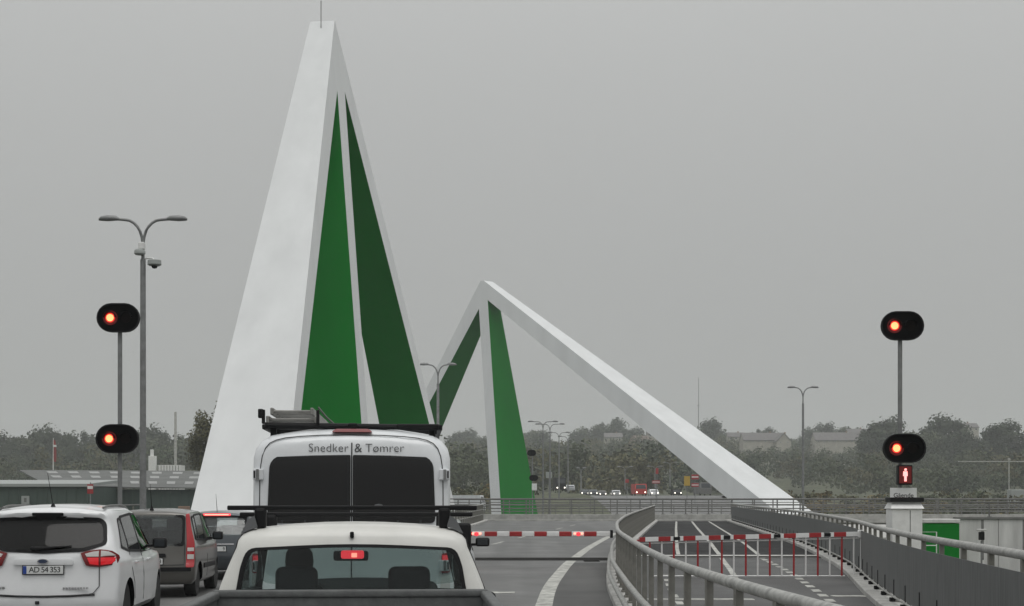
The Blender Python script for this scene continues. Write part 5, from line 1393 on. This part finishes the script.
rowB = [(452, 431, 2), (465, 430, 4), (483, 437, 0), (531, 428, 1), (541, 432, 4), (577, 432, 0), (592, 424, 1), (601, 421, 2), (616, 420, 0), (634, 428, 4), (652, 436, 1), (668, 442, 0)]
for i, (x, y, k) in enumerate(rowB):
    tree(f'hazy tree on the skyline between the pylons, {ORD[i]} from the van', x, y, 960 + 90 * random.random(), k, 1.1, 'skyline trees between the pylons')
rowC = [(709, 420, 4), (727, 432, 1), (743, 437, 0), (758, 428, 2), (768, 429, 0), (789, 436, 1), (812, 429, 4), (826, 424, 0), (852, 424, 1), (871, 425, 2), (884, 419, 4), (915, 427, 1), (943, 417, 4), (966, 434, 0), (985, 430, 2), (1002, 422, 4)]
for i, (x, y, k) in enumerate(rowC):
    big = x > 860
    tree(f'hazy rounded tree on the right-hand skyline, {ORD[i]} from the white strut', x, y, (560 if big else 880) + 60 * random.random(), k, 1.15 if big else 1.05, 'trees on the right-hand skyline')

# woodland masses: nobody could count these crowns
def wood(name, label, spots, seed, nl=420, leaf=.36):
    rnd = random.Random(seed); groups = {}
    for (x, d, h, rw_, m_) in spots:
        g_ = terrain(x, d); mb = groups.setdefault(m_, MB())
        nb = 7; bl = []
        for i in range(nb):
            bl.append((Vector((rnd.uniform(-.55, .55) * rw_, rnd.uniform(-.55, .55) * rw_, g_ + h * rnd.uniform(.28, .8))), rnd.uniform(.3, .5)))
        for i in range(nl):
            c, q = bl[rnd.randrange(nb)]
            dv = Vector((rnd.gauss(0, 1), rnd.gauss(0, 1), rnd.gauss(0, 1))).normalized()
            pos = Vector((x, d, 0)) + c + Vector((dv.x * rw_, dv.y * rw_, dv.z * h * .42)) * q * rnd.uniform(.6, 1.05)
            if pos.z < g_ + .2: continue
            nrm = (dv + Vector((rnd.gauss(0, .5), rnd.gauss(0, .5), rnd.gauss(.3, .5)))).normalized()
            a = nrm.orthogonal().normalized(); b = nrm.cross(a); s = leaf * rnd.uniform(.6, 1.4)
            n = len(mb.v); mb.v += [tuple(pos + a * s), tuple(pos + b * s), tuple(pos - a * s), tuple(pos - b * s)]; mb.f.append((n, n + 1, n + 2, n + 3))
    for m_, mb in groups.items():
        tag(obj(name, mb, m_, None, fix=False), label, 'woodland', kind='stuff')
def spots(n, x0, x1, d0, d1, h0, h1, rw0, rw1, seed, mats, avoid=None):
    rnd = random.Random(seed); o = []
    while len(o) < n:
        xp = rnd.uniform(x0, x1); d = d0 + (d1 - d0) * rnd.random() ** .8; x = X(xp, d)
        if avoid and avoid(x, d): continue
        h = rnd.uniform(h0, h1)
        if d < 805 and (728 < xp < 800 or 808 < xp < 862) and HYP - (terrain(x, d) + h * .95 - CAMH) * FPX / d < 444: continue
        o.append((x, d, h, rnd.uniform(rw0, rw1), rnd.choice(mats)))
    return o
def on_road(x, d):
    if 180 < d < 500:
        cx_ = interp(d, [(q[1], q[0]) for q in frp]); return abs(x - cx_) < 17
    return False
wood('woodland', 'hazy dark wood behind the green shed', spots(260, -80, 215, 430, 760, 11, 20, 5, 11, 21, ['leaf_dark', 'leaf_dark', 'leaf_mid', 'leaf_olive']), 31)
wood('woodland', 'hazy wooded hillside behind the far queue', spots(460, 420, 740, 360, 1150, 9, 18, 5, 11, 22, ['leaf_dark', 'leaf_mid', 'leaf_mid', 'leaf_olive'], on_road), 32, 360, .44)
wood('woodland', 'hazy wood on the right-hand slope', spots(440, 690, 1090, 370, 980, 7, 17, 4, 11, 23, ['leaf_dark', 'leaf_mid', 'leaf_mid', 'leaf_olive'], on_road), 33, 400, .36)
wood('woodland', 'very faint far wood along the horizon', spots(240, -150, 1200, 900, 1250, 9, 14, 8, 12, 24, ['leaf_dark']), 34, 160, .8)
wood('bushes', 'low bushes along the far bank', spots(150, 420, 1090, 205, 262, 1.5, 3.6, 2, 3.2, 25, ['leaf_olive', 'leaf_mid', 'leaf_autumn'], on_road), 35, 160, .2)

# ------------------------------------------------------------------ the grey air
hz = MB().box((-1500, -70, -9.5), (1500, 2450, 142))
hm = bpy.data.materials.new('haze'); hm.use_nodes = True
ht_ = hm.node_tree; ht_.nodes.clear()
ho = ht_.nodes.new('ShaderNodeOutputMaterial'); pv = ht_.nodes.new('ShaderNodeVolumePrincipled')
pv.inputs['Color'].default_value = (0.905, 0.93, 0.935, 1); pv.inputs['Density'].default_value = 0.00038; pv.inputs['Anisotropy'].default_value = 0.1
ht_.links.new(pv.outputs[0], ho.inputs['Volume'])
MATS['haze'] = hm
tag(obj('haze', hz, 'haze'), 'thin grey mist filling the air', 'haze', kind='stuff')
